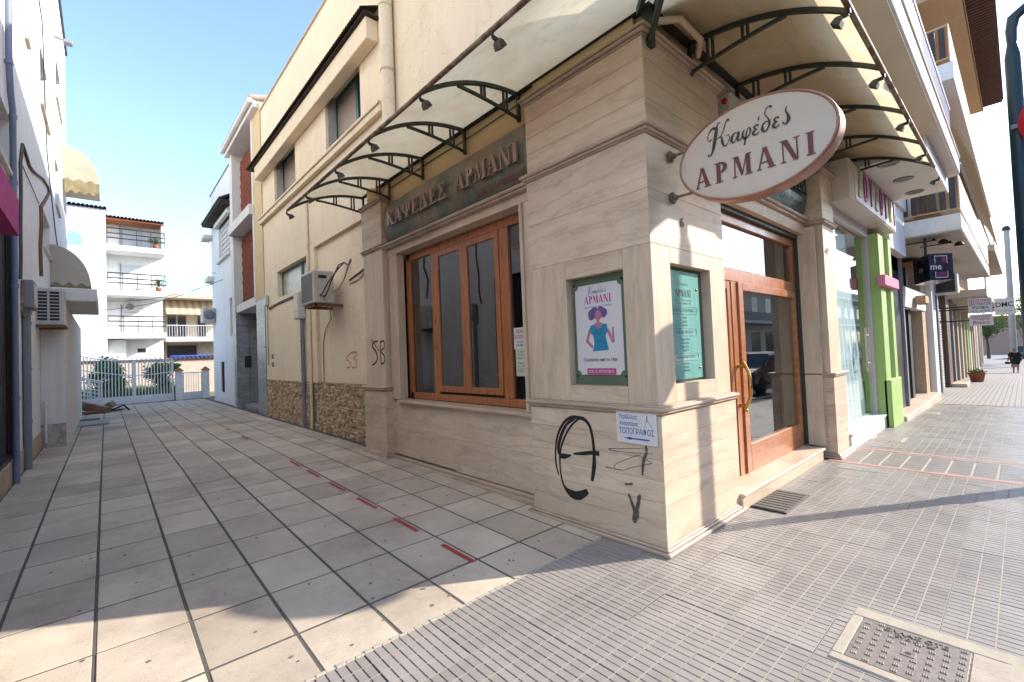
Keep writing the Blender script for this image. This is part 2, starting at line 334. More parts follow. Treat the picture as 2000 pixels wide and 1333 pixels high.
# ------------------------------------------------------------------ GROUND, ROAD, PAVEMENTS
g = MB(); g.quad((-900,-900,-1.4),(900,-900,-1.4),(900,900,-1.4),(-900,900,-1.4)); structure(g.build('ground', M['asphalt']))
def strip(name, m, y0, y1, dz, x0=-40, x1=140, step=2.0):
    b = MB(); n = int((x1-x0)/step); xs = [x0+(x1-x0)*i/n for i in range(n+1)]
    for a, c in zip(xs, xs[1:]):
        b.quad((a,y0,street_z(a)+dz),(c,y0,street_z(c)+dz),(c,y1,street_z(c)+dz),(a,y1,street_z(a)+dz))
    return structure(b.build(name, m))
road = strip('road', M['asphalt'], -9.3, -1.35, -.15)
curb = MB()
for i in range(60):
    x = -20+i*1.5; curb.box(x, x+1.49, -1.35, -1.2, street_z(x)-.3, street_z(x)+.004, 0, .012)
structure(curb.build('kerb', M['concrete']))
def brickmat(name, c1, c2, mort, w, h, rough=.7, size=.012):
    m = bpy.data.materials.new(name); m.use_nodes = True; nt = m.node_tree; b = nt.nodes['Principled BSDF']
    t = nt.nodes.new('ShaderNodeTexBrick'); t.offset = 0; t.inputs['Color1'].default_value = c1+(1,); t.inputs['Color2'].default_value = c2+(1,); t.inputs['Mortar'].default_value = mort+(1,)
    t.inputs['Scale'].default_value = 1; t.inputs['Mortar Size'].default_value = size; t.inputs['Brick Width'].default_value = w; t.inputs['Row Height'].default_value = h
    v = _vec(nt); nt.links.new(v, t.inputs[0]); n = _noise(nt, v, 2.5, 5)
    nt.links.new(_mix(nt, _ramp(nt, n, .35, .7, 0, .35), t.outputs[0], (.24,.2,.17)), b.inputs['Base Color']); b.inputs['Roughness'].default_value = rough; return m
farpave = brickmat('distant_sidewalk_blocks', (.31,.28,.25), (.28,.25,.22), (.14,.12,.105), .2, .1)
XS0, PS = 3.02, .405
XT = XS0+30*PS+.2
side_near = strip('sidewalk', M['swg'], -1.2, 2.39, -.010, -12, XT, 1.0)
side_far = strip('sidewalk_beyond', farpave, -1.2, 3.2, -.006, XT, 140, 2.0)
strip('opposite_sidewalk', farpave, -12, -9.3, -.02)
def sidewalk_tile_mesh(seed):
    rnd = random.Random(seed); b = MB(); s = PS-.002; gap = .0052; w = s/8; l = s/4
    b.box(-s/2, s/2, -s/2, s/2, -.03, -.0045, 1)
    for i in range(8):
        for j in range(4):
            x0 = -s/2+i*w+gap/2; x1 = -s/2+(i+1)*w-gap/2; y0 = -s/2+j*l+.0034; y1 = -s/2+(j+1)*l-.0034; t = rnd.uniform(-.0006,.0004); c = .0016
            P = [(x0,y0,-.0046),(x1,y0,-.0046),(x1,y1,-.0046),(x0,y1,-.0046),(x0+c,y0+c/2,t),(x1-c,y0+c/2,t),(x1-c,y1-c/2,t),(x0+c,y1-c/2,t)]
            b.add(P, [(4,5,6,7),(0,1,5,4),(1,2,6,5),(2,3,7,6),(3,0,4,7)], 0)
    for j in range(0, 5):
        y = -s/2+j*l; a_, c_ = max(y-.0036,-s/2), min(y+.0036,s/2); b.quad((-s/2,a_,-.0003),(s/2,a_,-.0003),(s/2,c_,-.0003),(-s/2,c_,-.0003), 2)
    me_o = b.build('t', [M['swt'], M['swg'], M['swl']]); me = me_o.data; bpy.data.objects.remove(me_o); me.name = 'sidewalk_tile'; return me
stm = [sidewalk_tile_mesh(i) for i in range(4)]
for i in range(-7, 30):
    for j in range(8):
        cx, cy = XS0+PS*(i+.5), 2.39-PS*(j+.5)
        if cy > 2.0 and cx > 3.3: continue
        if 6.97 < cx < 8.05: continue
        o = instance(random.choice(stm), 'sidewalk_tile', (cx, cy, street_z(cx)), side_near)
        o.location.z += random.gauss(0,.0009); o.rotation_euler = (random.gauss(0,.0016), random.gauss(0,.0016)+(.02 if cx > 10 else 0), random.choice((0, math.pi)))
# ridged crossing band with red borders
band = MB()
for i in range(8):
    for j in range(13):
        x0, y0 = 7.06+i*.117, -.95+j*.2
        for k in range(3): band.box(x0+.003+k*.037, x0+.034+k*.037, y0+.008, y0+.19, -.02, .001, 0, .002)
bo = band.build('tactile_paving_block', M['swt'], side_near); bo['kind'] = 'stuff'
bb = MB(); bb.box(6.97,8.07,-1.2,1.78,-.03,-.003); bb.build('tactile_paving_bed', M['swl'], side_near)
for x in (6.97, 8.0):
    for k in range(7): MB().box(x, x+.065, -1.18+k*.42, -.765+k*.42, -.03, .003, 0, .002).build('red_border_tile', M['redtile'], side_near)
MB().box(7.0,8.1,1.62,1.76,-.03,.004,0,.002).build('red_border_tile', M['redtile'], side_near)
# small drain grates against the facade
for gx, gy in ((9.0, 1.45), (12.9, 1.42)):
    t = thing('drain_grate', 'flat iron drain cover set in the sidewalk before the glass display window' if gx < 10 else 'flat iron drain cover in the sidewalk before the dark brown doorway', 'drain', (gx, gy, street_z(gx)), 'drain covers along the shop fronts')
    z = street_z(gx); b = MB(); b.box(gx-.2,gx+.2,gy-.2,gy+.2,z-.02,z+.004,0,.003); b.build('frame', M['cement'], t)
    b = MB()
    for k in range(9): b.box(gx-.15,gx+.15,gy-.155+k*.035,gy-.135+k*.035,z,z+.008)
    b.build('bars', M['iron'], t)
# ------------------------------------------------------------------ ALLEY PAVING
XA, PA, YA, QA = .364, .430, 2.83, .592
alley = MB(); ys = [2.395+i*.8 for i in range(31)]
for a, c in zip(ys, ys[1:]): alley.quad((-2,a,alley_z(a)-.0042),(4.2,a,alley_z(a)-.0042),(4.2,c,alley_z(c)-.0042),(-2,c,alley_z(c)-.0042))
alley_o = structure(alley.build('alley_paving', M['groove']))
def slab_mesh(w, l, gx=.019, gy=.019):
    b = MB(); b.box(-w/2+gx/2, w/2-gx/2, -l/2+gy/2, l/2-gy/2, -.03, 0, 0, .0025); o = b.build('t', M['tile']); me = o.data; bpy.data.objects.remove(o); me.name = 'paving_slab'; return me
smesh = slab_mesh(PA, QA); sm_half = slab_mesh(PA, .43); sm_edge = slab_mesh(.3, QA); sm_edge_h = slab_mesh(.3, .43)
far = MB(); cnt = 0
for j in range(-1, 38):
    for i in range(-4, 7):
        y = YA+QA*(j+.5); x = XA+PA*(i+.5)
        if j == -1: y = 2.395+.215
        edge = i == 6
        if edge: x = XA+PA*6+.15
        if y > 24.9: continue
        z = alley_z(y)
        if cnt < 290:
            me = (sm_edge_h if edge else sm_half) if j == -1 else (sm_edge if edge else smesh)
            o = instance(me, 'paving_slab', (x, y, z), alley_o); o.rotation_euler = (math.atan(.0178) if y < 8 else 0, 0, random.gauss(0,.0015))
            o.location.z += random.gauss(0,.0008); cnt += 1
        else:
            w = .15 if edge else PA/2; far.box(x-w+.010, x+w-.010, y-QA/2+.010, y+QA/2-.010, z-.03, z+random.gauss(0,.0008), 0, .004)
o = far.build('distant_paving_slabs', M['tile'], alley_o); o['kind'] = 'stuff'
# red paint marks along one joint
for (a, b_) in (((868,1064),(925,1098)), ((770,1014),(814,1038)), ((698,974),(737,993)), ((643,944),(672,959)), ((598,920),(623,932)), ((566,901),(585,911)), ((470,853),(482,859)), ((440,838),(447,842))):
    p, q = A(*b_, 2, .03), A(*a, 2, .04); zz = alley_z((p.y+q.y)/2)
    p, q = A(*b_, 2, zz), A(*a, 2, zz); b = MB(); x = 2.052
    n = 5
    for k in range(n):
        y0 = p.y+(q.y-p.y)*k/n; y1 = p.y+(q.y-p.y)*(k+1)/n; b.quad((x-.042,y0,alley_z(y0)+.003),(x,y0,alley_z(y0)+.003),(x,y1,alley_z(y1)+.003),(x-.042,y1,alley_z(y1)+.003))
    b.build('red_paint_mark', M['redline'], alley_o)
# rough mortar edge between slabs and sidewalk
b = MB(); rnd = random.Random(3); x = .2
while x < 3.0:
    b.box(x, x+.05, 2.384+rnd.uniform(-.008,.003), 2.402+rnd.uniform(-.006,.012), -.02, .004+rnd.uniform(-.002,.003), 0, .004); x += .05
b.build('mortar_edge', M['cement'], alley_o)['kind'] = 'stuff'
# worn cement patches on the slabs
def spot(cx, cy, rx, ry, z, m, name, parent, seed=0, n=18, th=.0025):
    rnd = random.Random(seed); P = []
    for k in range(n):
        a = 2*math.pi*k/n; r = rnd.uniform(.65, 1.1); P.append((cx+rx*r*math.cos(a), cy+ry*r*math.sin(a), z))
    return MB().prism(P, (0,0,th)).build(name, m, parent)
rnd = random.Random(11); b = MB()
for k in range(120):                               # chewing-gum stains and small chips
    cx, cy = rnd.uniform(-.8,3.0), 2.5+rnd.random()**1.6*9; r = rnd.uniform(.006,.016)
    P = [(cx+r*rnd.uniform(.6,1.1)*math.cos(a), cy+r*.9*math.sin(a), alley_z(cy)+.0015) for a in [i*math.pi/4 for i in range(8)]]
    b.prism(P, (0,0,.0012))
b.build('gum_spots', M['grime'], alley_o)['kind'] = 'stuff'
# ------------------------------------------------------------------ MANHOLE
t = thing('manhole_cover', 'square rusty iron manhole cover with raised studs in a cement frame', 'manhole', (2.9,.45,0))
b = MB()
for (x0,x1,y0,y1) in ((2.635,2.693,.13,.715),(3.135,3.235,.10,.715),(2.693,3.135,.665,.715),(2.693,3.135,.10,.235)): b.box(x0,x1,y0,y1,-.02,.006,0,.005)
b.prism([(2.66,.12,-.01),(3.24,.12,-.01),(3.2,-.02,-.01),(2.9,-.05,-.01),(2.72,.02,-.01)], (0,0,.015)); b.build('cement_frame', M['cement'], t)
MB().box(2.697,3.131,.239,.661,-.02,.004,0,.002).build('cover', M['iron'], t)
b = MB(); rnd = random.Random(5)
for i in range(8):
    for j in range(8):
        x, y = 2.72+i*.056+(.028 if j % 2 else 0), .262+j*.053
        if x > 3.115 or (abs(x-2.915) < .035 and abs(y-.45) < .03) or (x > 3.03 and .3 < y < .56): continue
        for k in (-1,0,1): b.box(x-.012,x+.012,y+k*.0085-.0026,y+k*.0085+.0026,.003,.0085,0,.001)
b.box(2.885,2.94,.42,.475,.003,.007,0,.001)
put_text(b, 'ΕΛΛΑΣ ΟΤΕ', (3.085,.44,.004), (0,-1,0), (1,0,0), .045, 0, .0025, bold=.01)
put_text(b, 'ΣΥΔ Β 125', (3.045,.44,.004), (0,-1,0), (1,0,0), .034, 0, .0025, bold=.01)
b.build('raised_studs', M['iron'], t)['kind'] = 'stuff'
b = MB(); b.box(2.905,2.92,.436,.460,.0072,.0076); b.box(2.900,2.926,.444,.452,.0073,.0077); b.build('key_slot', M['black'], t)
# door mat
t = thing('door_mat', 'grey ribbed rubber door mat lying before the café doorstep', 'mat', (4.9,1.65,0))
b = MB(); rnd = random.Random(2); b.box(4.57,5.27,1.5,1.80,.001,.012,0,.003)
for k in range(9): b.box(4.585+k*.076,4.64+k*.076,1.515,1.785,.011,.0165,0,.002)
b.build('rubber_sheet', mat('door_mat_rubber', (.17,.14,.12), (.11,.095,.085), 60, .9, .002, 120), t)
MB().box(4.565,4.575,1.495,1.80,.0,.014).build('edge_strip', M['black'], t)

# ------------------------------------------------------------------ CAFE BUILDING (corner)
cafe = thing('cafe_building', 'two storey corner café building with cream travertine ground floor and pale yellow plaster above', 'building', (5,5,0))
def panels(parent, ax, plane, th, rects, m, name='stone_panel', gap=.0018, c=.0016):
    for (u0,u1,z0,z1) in rects:
        b = MB(); e = gap/2
        if ax == 0: b.box(plane, plane+th, u0+e, u1-e, z0+e, z1-e, 0, c)
        else: b.box(u0+e, u1-e, plane, plane+th, z0+e+.0004, z1-e-.0004, 0, c)
        b.build(name, m, parent)
def moulding(parent, x0, x1, y0, y1, z0, layers, name='moulding', m=None):
    """stacked rounded courses round a rectangular shaft; layers: (height, projection)"""
    b = MB(); z = z0
    for (h, p) in layers: b.box(x0-p, x1+p, y0-p, y1+p, z, z+h, 0, min(.008, h*.35)); z += h
    return b.build(name, m or M['trav_d'], parent)
# corner pillar: core, plinth, ledge, shaft, cornices
def core(name, parent, *bx, m='trav_d'): return MB().box(*bx).build(name, M[m], parent)
pil = core('corner_pillar', cafe, 3.24, 4.36, 1.98, 3.22, 0, 4.0)
core('pillar_plinth_core', cafe, 3.145, 4.40, 1.875, 3.24, 0, 1.02)
ZP = [.065,.225,.385,.545,.705,.865,1.03]
for a, b_ in zip(ZP, ZP[1:]):
    panels(pil, 0, 3.10, .045, [(1.831,3.24,a,b_)], M['trav'])
    panels(pil, 1, 1.83, .045, [(3.101,4.43,a,b_)], M['trav'])
core('pillar_plinth_reveal', cafe, 4.40, 4.428, 1.876, 2.03, .065, 1.03, m='trav_d')
moulding(pil, 3.11, 4.42, 1.84, 3.24, 0, [(.03,.055),(.022,.035),(.014,.02)])
moulding(pil, 3.115, 4.415, 1.845, 3.24, 1.03, [(.014,.012),(.022,.032),(.03,.045),(.008,.02)])
# shaft panels round the two poster recesses
RA = (2.14, 2.755, 1.245, 2.205); RS = (3.435, 4.14, 1.25, 2.238)
XF, YF = 3.15, 1.88
panels(pil, 0, XF, .09, [(YF+.001,RA[0],1.104,2.37),(RA[1],3.22,1.104,2.37)], M['trav_v'])
panels(pil, 0, XF, .09, [(RA[0],RA[1],1.104,RA[2]),(RA[0],RA[1],RA[3],2.37)], M['trav'])
panels(pil, 0, XF, .09, [(YF+.001,3.22,2.37,2.80),(YF+.001,3.22,2.80,3.235)], M['trav'])
panels(pil, 1, YF, .09, [(XF+.001,RS[0],1.104,2.37),(RS[1],4.45,1.104,2.37)], M['trav_v'])
panels(pil, 1, YF, .09, [(RS[0],RS[1],1.104,RS[2]),(RS[0],RS[1],RS[3],2.37)], M['trav'])
panels(pil, 1, YF, .09, [(XF+.001,4.45,2.37,2.80),(XF+.001,4.45,2.80,3.235)], M['trav'])
core('pillar_shaft_reveal', cafe, 4.36, 4.448, 1.972, 2.03, 1.03, 3.1, m='trav_v')
moulding(pil, 3.14, 4.44, 1.87, 3.22, 3.235, [(.012,.01),(.024,.03),(.03,.05),(.012,.03)])
ZU = [3.315,3.50,3.66,3.82,3.985]
for a, b_ in zip(ZU, ZU[1:]):
    panels(pil, 0, 3.13, .11, [(1.856,3.18,a,b_)], M['trav']); panels(pil, 1, 1.855, .11, [(3.131,4.45,a,b_)], M['trav'])
moulding(pil, 3.13, 4.45, 1.855, 3.18, 3.985, [(.02,.012),(.03,.035),(.022,.055)])
# far small pillar on the alley side
sp = core('small_pillar', cafe, 3.19, 3.4, 6.42, 7.02, .05, 3.9)
ZS = [.14,.32,.50,.68,.86,1.06]
for a, b_ in zip(ZS, ZS[1:]):
    panels(sp, 0, 3.10, .09, [(6.351,7.09,a,b_)], M['trav']); panels(sp, 1, 6.35, .085, [(3.10,3.34,a,b_)], M['trav'])
moulding(sp, 3.10, 3.34, 6.35, 7.09, .05, [(.04,.05),(.03,.032),(.02,.015)])
moulding(sp, 3.105, 3.34, 6.36, 7.08, 1.06, [(.02,.01),(.03,.035),(.02,.045)])
panels(sp, 0, 3.14, .05, [(6.391,7.06,1.13,3.22)], M['trav_v']); panels(sp, 1, 6.39, .045, [(3.14,3.34,1.13,3.22)], M['trav_v'])
moulding(sp, 3.14, 3.34, 6.39, 7.06, 3.22, [(.02,.01),(.03,.03),(.02,.045)])
for a, b_ in ((3.29,3.46),(3.46,3.62),(3.62,3.78),(3.78,3.93)):
    panels(sp, 0, 3.13, .06, [(6.376,7.07,a,b_)], M['trav']); panels(sp, 1, 6.375, .045, [(3.13,3.34,a,b_)], M['trav'])
moulding(sp, 3.13, 3.34, 6.375, 7.07, 3.93, [(.02,.01),(.03,.03),(.02,.045)])
b = MB()
for k in range(4): b.lathe((3.27,6.78,4.0+k*.062), [(.13,0),(.15,.012),(.15,.048),(.13,.06)], 14)
b.build('pillar_finial', M['ochre'], sp)
# wall with the big window between the pillars
W = cafe
core('window_wall_core', W, 3.27, 3.5, 3.26, 6.42, 0, .93)
panels(W, 0, 3.22, .05, [(3.24,4.75,.12,.52),(4.75,6.35,.14,.52),(3.24,4.75,.52,.905),(4.75,6.35,.52,.905)], M['trav'])
b = MB(); b.box(3.17,3.26,3.24,6.36,.02,.07,0,.008); b.box(3.19,3.26,3.24,6.36,.07,.11,0,.008); b.build('skirting', M['trav_d'], W)
b = MB(); b.box(3.155,3.42,3.26,6.12,.905,.945,0,.008); b.build('window_sill', M['trav_d'], W)
panels(W, 0, 3.22, .12, [(3.24,3.36,.945,3.10),(6.10,6.36,.945,3.10)], M['trav_v'])
panels(W, 0, 3.215, .13, [(3.24,6.38,3.10,3.20)], M['trav'])
b = MB(); b.box(3.19,3.3,3.355,3.40,.945,3.09,0,.006); b.box(3.36,3.5,3.37,3.40,.945,3.09); b.build('window_casing', M['trav_v'], W)
core('window_header', W, 3.345, 3.6, 3.2, 6.42, 3.095, 4.28, m='trav')
b = MB(); b.box(3.15,3.3,3.22,6.38,3.20,3.225,0,.006); b.box(3.12,3.3,3.22,6.38,3.225,3.262,0,.01); b.build('sign_ledge', M['trav_d'], W)
core('upper_band', W, 3.285, 3.36, 3.18, 6.42, 3.26, 4.30, m='ochre')
core('upper_band_corner', W, 3.25, 3.36, 2.0, 3.18, 4.04, 4.30, m='ochre')
core('corner_mass', W, 3.30, 4.6, 1.93, 3.2, 4.05, 4.9, m='ochre')
core('band_behind_sign', W, 3.30, 3.36, 6.42, 7.1, 3.98, 4.30, m='ochre')
# wooden window
wf = MB(); X0, X1 = 3.38, 3.45; zb, zt = .955, 3.085
def fr(b, y0, y1, z0, z1, x0=X0, x1=X1, m=0): b.box(x0, x1, y0, y1, z0, z1, m, .004)
win = MB(); fr(win, 3.40, 6.08, zb, 1.045); fr(win, 3.40, 6.08, 2.985, zt); fr(win, 6.0, 6.115, .955, 3.085); fr(win, 3.40, 3.45, 1.045, 2.985)
fr(win, 5.30, 5.42, 1.045, 2.985); fr(win, 3.80, 3.95, 1.045, 2.985)
win = win.build('window', M['wood'], cafe)
def sash(parent, y0, y1, z0, z1, w=.075, x0=3.365, x1=3.42, name='sash'):
    b = MB(); fr(b, y0, y0+w, z0, z1, x0, x1); fr(b, y1-w, y1, z0, z1, x0, x1); fr(b, y0+w, y1-w, z0, z0+w, x0, x1); fr(b, y0+w, y1-w, z1-w, z1, x0, x1)
    b.build(name, M['wood'], parent)
    MB().box(x0+.02, x0+.026, y0+w-.005, y1-w+.005, z0+w-.005, z1-w+.005).build('pane', M['glass'], parent)
sash(win, 4.64, 5.30, 1.08, 2.98); sash(win, 3.955, 4.635, 1.08, 2.98)
for (y0, y1) in ((5.42,6.0),(3.45,3.80)): MB().box(3.41,3.416,y0-.005,y1+.005,1.04,2.99).build('pane', M['glass'], win)
MB().box(3.40,3.44,3.96,5.30,1.046,1.078).build('sliding_track', M['black'], win)
# interior
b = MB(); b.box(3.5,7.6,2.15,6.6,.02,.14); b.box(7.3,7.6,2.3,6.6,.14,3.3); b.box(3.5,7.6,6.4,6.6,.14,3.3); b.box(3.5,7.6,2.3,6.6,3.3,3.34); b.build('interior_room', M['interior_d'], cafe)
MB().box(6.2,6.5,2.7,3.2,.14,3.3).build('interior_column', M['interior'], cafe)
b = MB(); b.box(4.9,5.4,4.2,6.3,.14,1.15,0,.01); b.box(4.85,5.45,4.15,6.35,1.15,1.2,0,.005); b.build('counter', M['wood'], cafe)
for k in range(4): MB().box(7.1,7.28,3.4,6.2,.7+k*.5,.73+k*.5).build('shelf', M['wood'], cafe)
b = MB(); rnd = random.Random(4)
for k in range(4):
    y = 3.5
    while y < 6.1: h = rnd.uniform(.12,.3); b.box(7.12,7.24,y,y+.1,.73+k*.5,.73+k*.5+h); y += rnd.uniform(.11,.2)
b.build('shelf_goods', M['paper_y'], cafe)['kind'] = 'stuff'
MB().box(3.62,3.9,3.5,3.95,.93,1.55,0,.01).build('display_box', M['mint'], cafe)
# ---- entrance
core('door_header', cafe, 4.40, 7.2, 2.08, 2.3, 3.10, 4.1, m='trav_d')
panels(cafe, 1, 1.93, .15, [(4.45,5.8,3.02,3.17),(5.8,7.2,3.02,3.17)], M['trav'])
b = MB(); b.box(4.45,7.2,1.89,2.1,3.17,3.20,0,.006); b.box(4.45,7.2,1.86,2.1,3.20,3.24,0,.01); b.build('door_cornice', M['trav_d'], cafe)
core('door_upper_wall', cafe, 4.45, 8.2, 1.95, 2.3, 3.24, 4.9, m='slabw')
step = MB(); step.box(4.40,6.98,1.80,2.3,0,.125,0,.004); step.box(4.40,7.0,1.78,2.3,.125,.158,0,.008); step.build('doorstep', M['trav'], cafe)
MB().box(4.36,7.4,2.2,2.5,0,.15).build('threshold', M['trav'], cafe)
D0, D1 = 2.05, 2.12
def fd(b, x0, x1, z0, z1, y0=D0, y1=D1): b.box(x0, x1, y0, y1, z0, z1, 0, .005)
def pxX(x, y, yy=2.05): return A(x, y, 1, yy)
dr = MB(); zT = 2.965; z1, z2 = 2.235, 2.37
fd(dr, 4.42, 4.50, .158, zT); fd(dr, 7.02, 7.13, .158, zT); fd(dr, 4.5, 7.02, zT-.10, zT); fd(dr, 4.5, 7.02, z1, z2); fd(dr, 5.0, 5.14, .158, z1)
door = dr.build('door_frame', M['wood'], cafe)
b = MB(); fd(b, 5.14, 5.26, .158, z1, 2.03, 2.10); fd(b, 6.92, 7.02, .158, z1, 2.03, 2.10); fd(b, 5.26, 6.92, .158, .46, 2.03, 2.10); fd(b, 5.26, 6.92, z1-.09, z1, 2.03, 2.10); b.build('door_leaf', M['wood_h'], door)
b = MB(); fd(b, 4.5, 4.58, .158, z1, 2.06, 2.12); fd(b, 4.92, 5.0, .158, z1, 2.06, 2.12); fd(b, 4.58, 4.92, .158, .46, 2.06, 2.12); fd(b, 4.58, 4.92, z1-.09, z1, 2.06, 2.12); b.build('side_leaf', M['wood'], door)
for (x0, x1, z0, zz, y) in ((5.255,6.925,.455,z1-.085,2.06),(4.575,4.925,.455,z1-.085,2.09),(4.5,7.02,z2,zT-.1,2.09)):
    MB().box(x0, x1, y, y+.008, z0, zz).build('pane', M['dglass'], door)
b = MB(); b.tube([(5.07+.02*math.sin(t*math.pi*3), 2.0-.075*math.sin(t*math.pi), .86+t*.5) for t in [k/18 for k in range(19)]], .017, 10)
b.tube([(5.07,2.05,.90),(5.07,1.985,.90)], .022, 10); b.tube([(5.07,2.05,1.32),(5.07,1.985,1.32)], .022, 10); b.lathe((5.07,1.99,.83), [(0,0),(.02,.006),(.02,.03),(0,.04)], 10); b.build('door_handle', M['brass'], door)
MB().box(4.46,7.13,2.0,2.3,zT,3.10,0,.004).build('shutter_box', M['dgreen'], cafe)
MB().box(7.115,7.165,1.80,2.05,.158,3.1).build('door_reveal', M['trav_v'], cafe); MB().box(7.10,7.116,2.0,2.045,.158,3.0).build('shutter_guide', M['dgreen'], cafe)
# street pillar beyond the door
p2 = core('street_pillar', cafe, 7.26, 7.70, 1.78, 2.3, 0, 3.9)
MB().box(7.16,7.26,1.96,2.3,0,3.1).build('door_reveal', M['trav_v'], cafe)
for a, b_ in zip((.07,.28,.49,.70,.88),(.28,.49,.70,.88,1.06)):
    panels(p2, 1, 1.68, .1, [(7.15,7.75,a,b_)], M['trav']); panels(p2, 0, 7.16, .1, [(1.78,2.0,a,b_)], M['trav'])
moulding(p2, 7.15, 7.75, 1.68, 2.0, 0, [(.03,.055),(.022,.035),(.014,.02)])
moulding(p2, 7.16, 7.74, 1.69, 2.0, 1.06, [(.014,.012),(.022,.032),(.03,.045)])
panels(p2, 1, 1.72, .06, [(7.2,7.72,1.126,3.12)], M['trav_v']); panels(p2, 0, 7.2, .06, [(1.78,2.0,1.126,3.12)], M['trav_v'])
moulding(p2, 7.2, 7.72, 1.72, 2.0, 3.12, [(.02,.015),(.03,.04),(.02,.05)])
panels(p2, 1, 1.71, .07, [(7.19,7.73,3.19,3.80)], M['trav']); panels(p2, 0, 7.19, .07, [(1.78,2.0,3.19,3.80)], M['trav'])
moulding(p2, 7.19, 7.73, 1.71, 2.0, 3.80, [(.02,.015),(.03,.035),(.02,.055)])
# ---- yellow alley wall (plane X = 3.35)
YW = 3.35; Yn, Yf = 7.02, 14.05
def wallx(parent, x, th, y0, y1, z0, z1, m, name='wall'): return MB().box(x, x+th, y0, y1, z0, z1).build(name, M[m], parent)
wl = wallx(cafe, YW, .3, Yn, 7.55, 1.11, 4.0, 'yellow')    # near strip sits behind the pillar
wallx(cafe, 3.42, .25, Yn, 9.99, 1.11, 4.0, 'yellow', 'recessed_panel')
wallx(cafe, YW, .3, 9.99, 10.46, 1.11, 4.0, 'yellow', 'pilaster')
wallx(cafe, YW, .3, 10.46, 12.83, 1.11, 3.24, 'yellow')
wallx(cafe, YW, .3, 12.83, Yf, 1.11, 4.0, 'yellow')
wallx(cafe, YW, .3, 10.46, 12.83, 3.92, 4.0, 'yellow')
wallx(cafe, YW, .3, 3.2, Yf, 4.0, 5.63, 'yellow', 'upper_wall')
wallx(cafe, YW, .3, 2.0, 3.2, 4.9, 5.63, 'yellow', 'upper_wall')
bpy.data.objects.remove(wl)
# upper storey with two windows
wallx(cafe, YW, .3, 2.0, 7.45, 5.63, 6.9, 'yellow', 'upper_wall'); wallx(cafe, YW, .3, 9.12, 11.1, 5.63, 6.9, 'yellow', 'upper_wall'); wallx(cafe, YW, .3, 12.86, Yf, 5.63, 6.9, 'yellow', 'upper_wall')
wallx(cafe, YW, .3, 2.0, Yf, 6.9, 8.7, 'yellow', 'parapet_wall')
MB().box(3.31,3.7,1.95,Yf+.03,8.7,8.745,0,.01).build('parapet_cap', M['beige'], cafe)
b = MB(); b.box(3.26,YW,6.55,14.15,5.46,5.58,0,.008); b.box(3.23,YW,6.55,14.15,5.58,5.63,0,.008); b.build('sill_band', M['yellow'], cafe)
MB().box(3.14,YW,6.7,14.0,6.66,7.02,0,.012).build('lintel_band', M['yellow'], cafe)
core('cafe_mass', cafe, 3.65, 12.6, 2.31, 14.0, 3.95, 8.69, m='beige')
core('cafe_mass_street', cafe, 3.66, 12.6, 1.96, 2.31, 4.9, 8.69, m='beige')
core('cafe_mass_rear', cafe, 3.65, 12.6, 6.7, 14.0, 0, 3.95, m='beige')
for (y0, y1) in ((7.45,9.12),(11.1,12.86)):
    f = MB(); f.box(3.56,3.62,y0,y1,5.64,5.70); f.box(3.56,3.62,y0,y1,6.84,6.895); f.box(3.56,3.62,y0,y0+.05,5.70,6.84); f.box(3.56,3.62,y1-.05,y1,5.70,6.84); f.box(3.55,3.63,y0+.55,y0+.65,5.70,6.84)
    f = f.build('upper_window', mat('teal_window_frame', (.02,.11,.10), (.015,.09,.08), 4, .5), cafe)
    MB().box(3.585,3.59,y0+.04,y0+.56,5.68,6.86).build('pane', M['plain_glass'], f)
    MB().box(3.585,3.60,y0+.64,y1-.04,5.68,6.86).build('curtained_pane', mat('net_curtain', (.33,.25,.20), (.28,.21,.17), 6, .5, sc=(1,9,.5)), f)
    MB().box(3.4,3.56,y1-.03,y1-.005,5.64,6.89).build('reveal', M['concrete'], f)
f = MB(); f.box(3.47,3.53,10.46,12.83,3.24,3.29); f.box(3.47,3.53,10.46,12.83,3.87,3.92); f.box(3.47,3.53,10.46,10.5,3.29,3.87); f.box(3.47,3.53,12.79,12.83,3.29,3.87); f.box(3.46,3.54,11.15,11.25,3.29,3.87)
f = f.build('low_window', mat('grey_green_frame', (.12,.15,.11), (.1,.12,.09), 4, .5), cafe)
for (y0,y1) in ((10.5,11.15),(11.25,12.79)): MB().box(3.49,3.50,y0,y1,3.28,3.88).build('pane', mat('frosted_pane', (.42,.44,.38), (.34,.37,.31), 3, .25), f)
# rubble base
rb = MB(); rnd = random.Random(9)
z = .05
while z < 1.10:
    h = rnd.uniform(.032,.058); h = min(h, 1.11-z); y = 7.08
    while y < Yf:
        w = rnd.uniform(.06,.19); w = min(w, Yf-y)
        if not (9.99 < y < 10.3): rb.box(YW-.012-rnd.random()*.028, YW+.03, y+.003, y+w-.003, z+.002, z+h-.002, rnd.randrange(4), .006)
        y += w
    z += h
rb.build('rubble_stones', [mat('rubble_tone', c, tuple(q*.75 for q in c), 14, .9, .004, 40) for c in ((.62,.44,.26),(.50,.33,.18),(.68,.52,.34),(.42,.28,.16))], cafe)['kind'] = 'stuff'
core('rubble_backing', cafe, YW-.002, 3.6, 7.02, Yf, 0, 1.112, m='mortar')
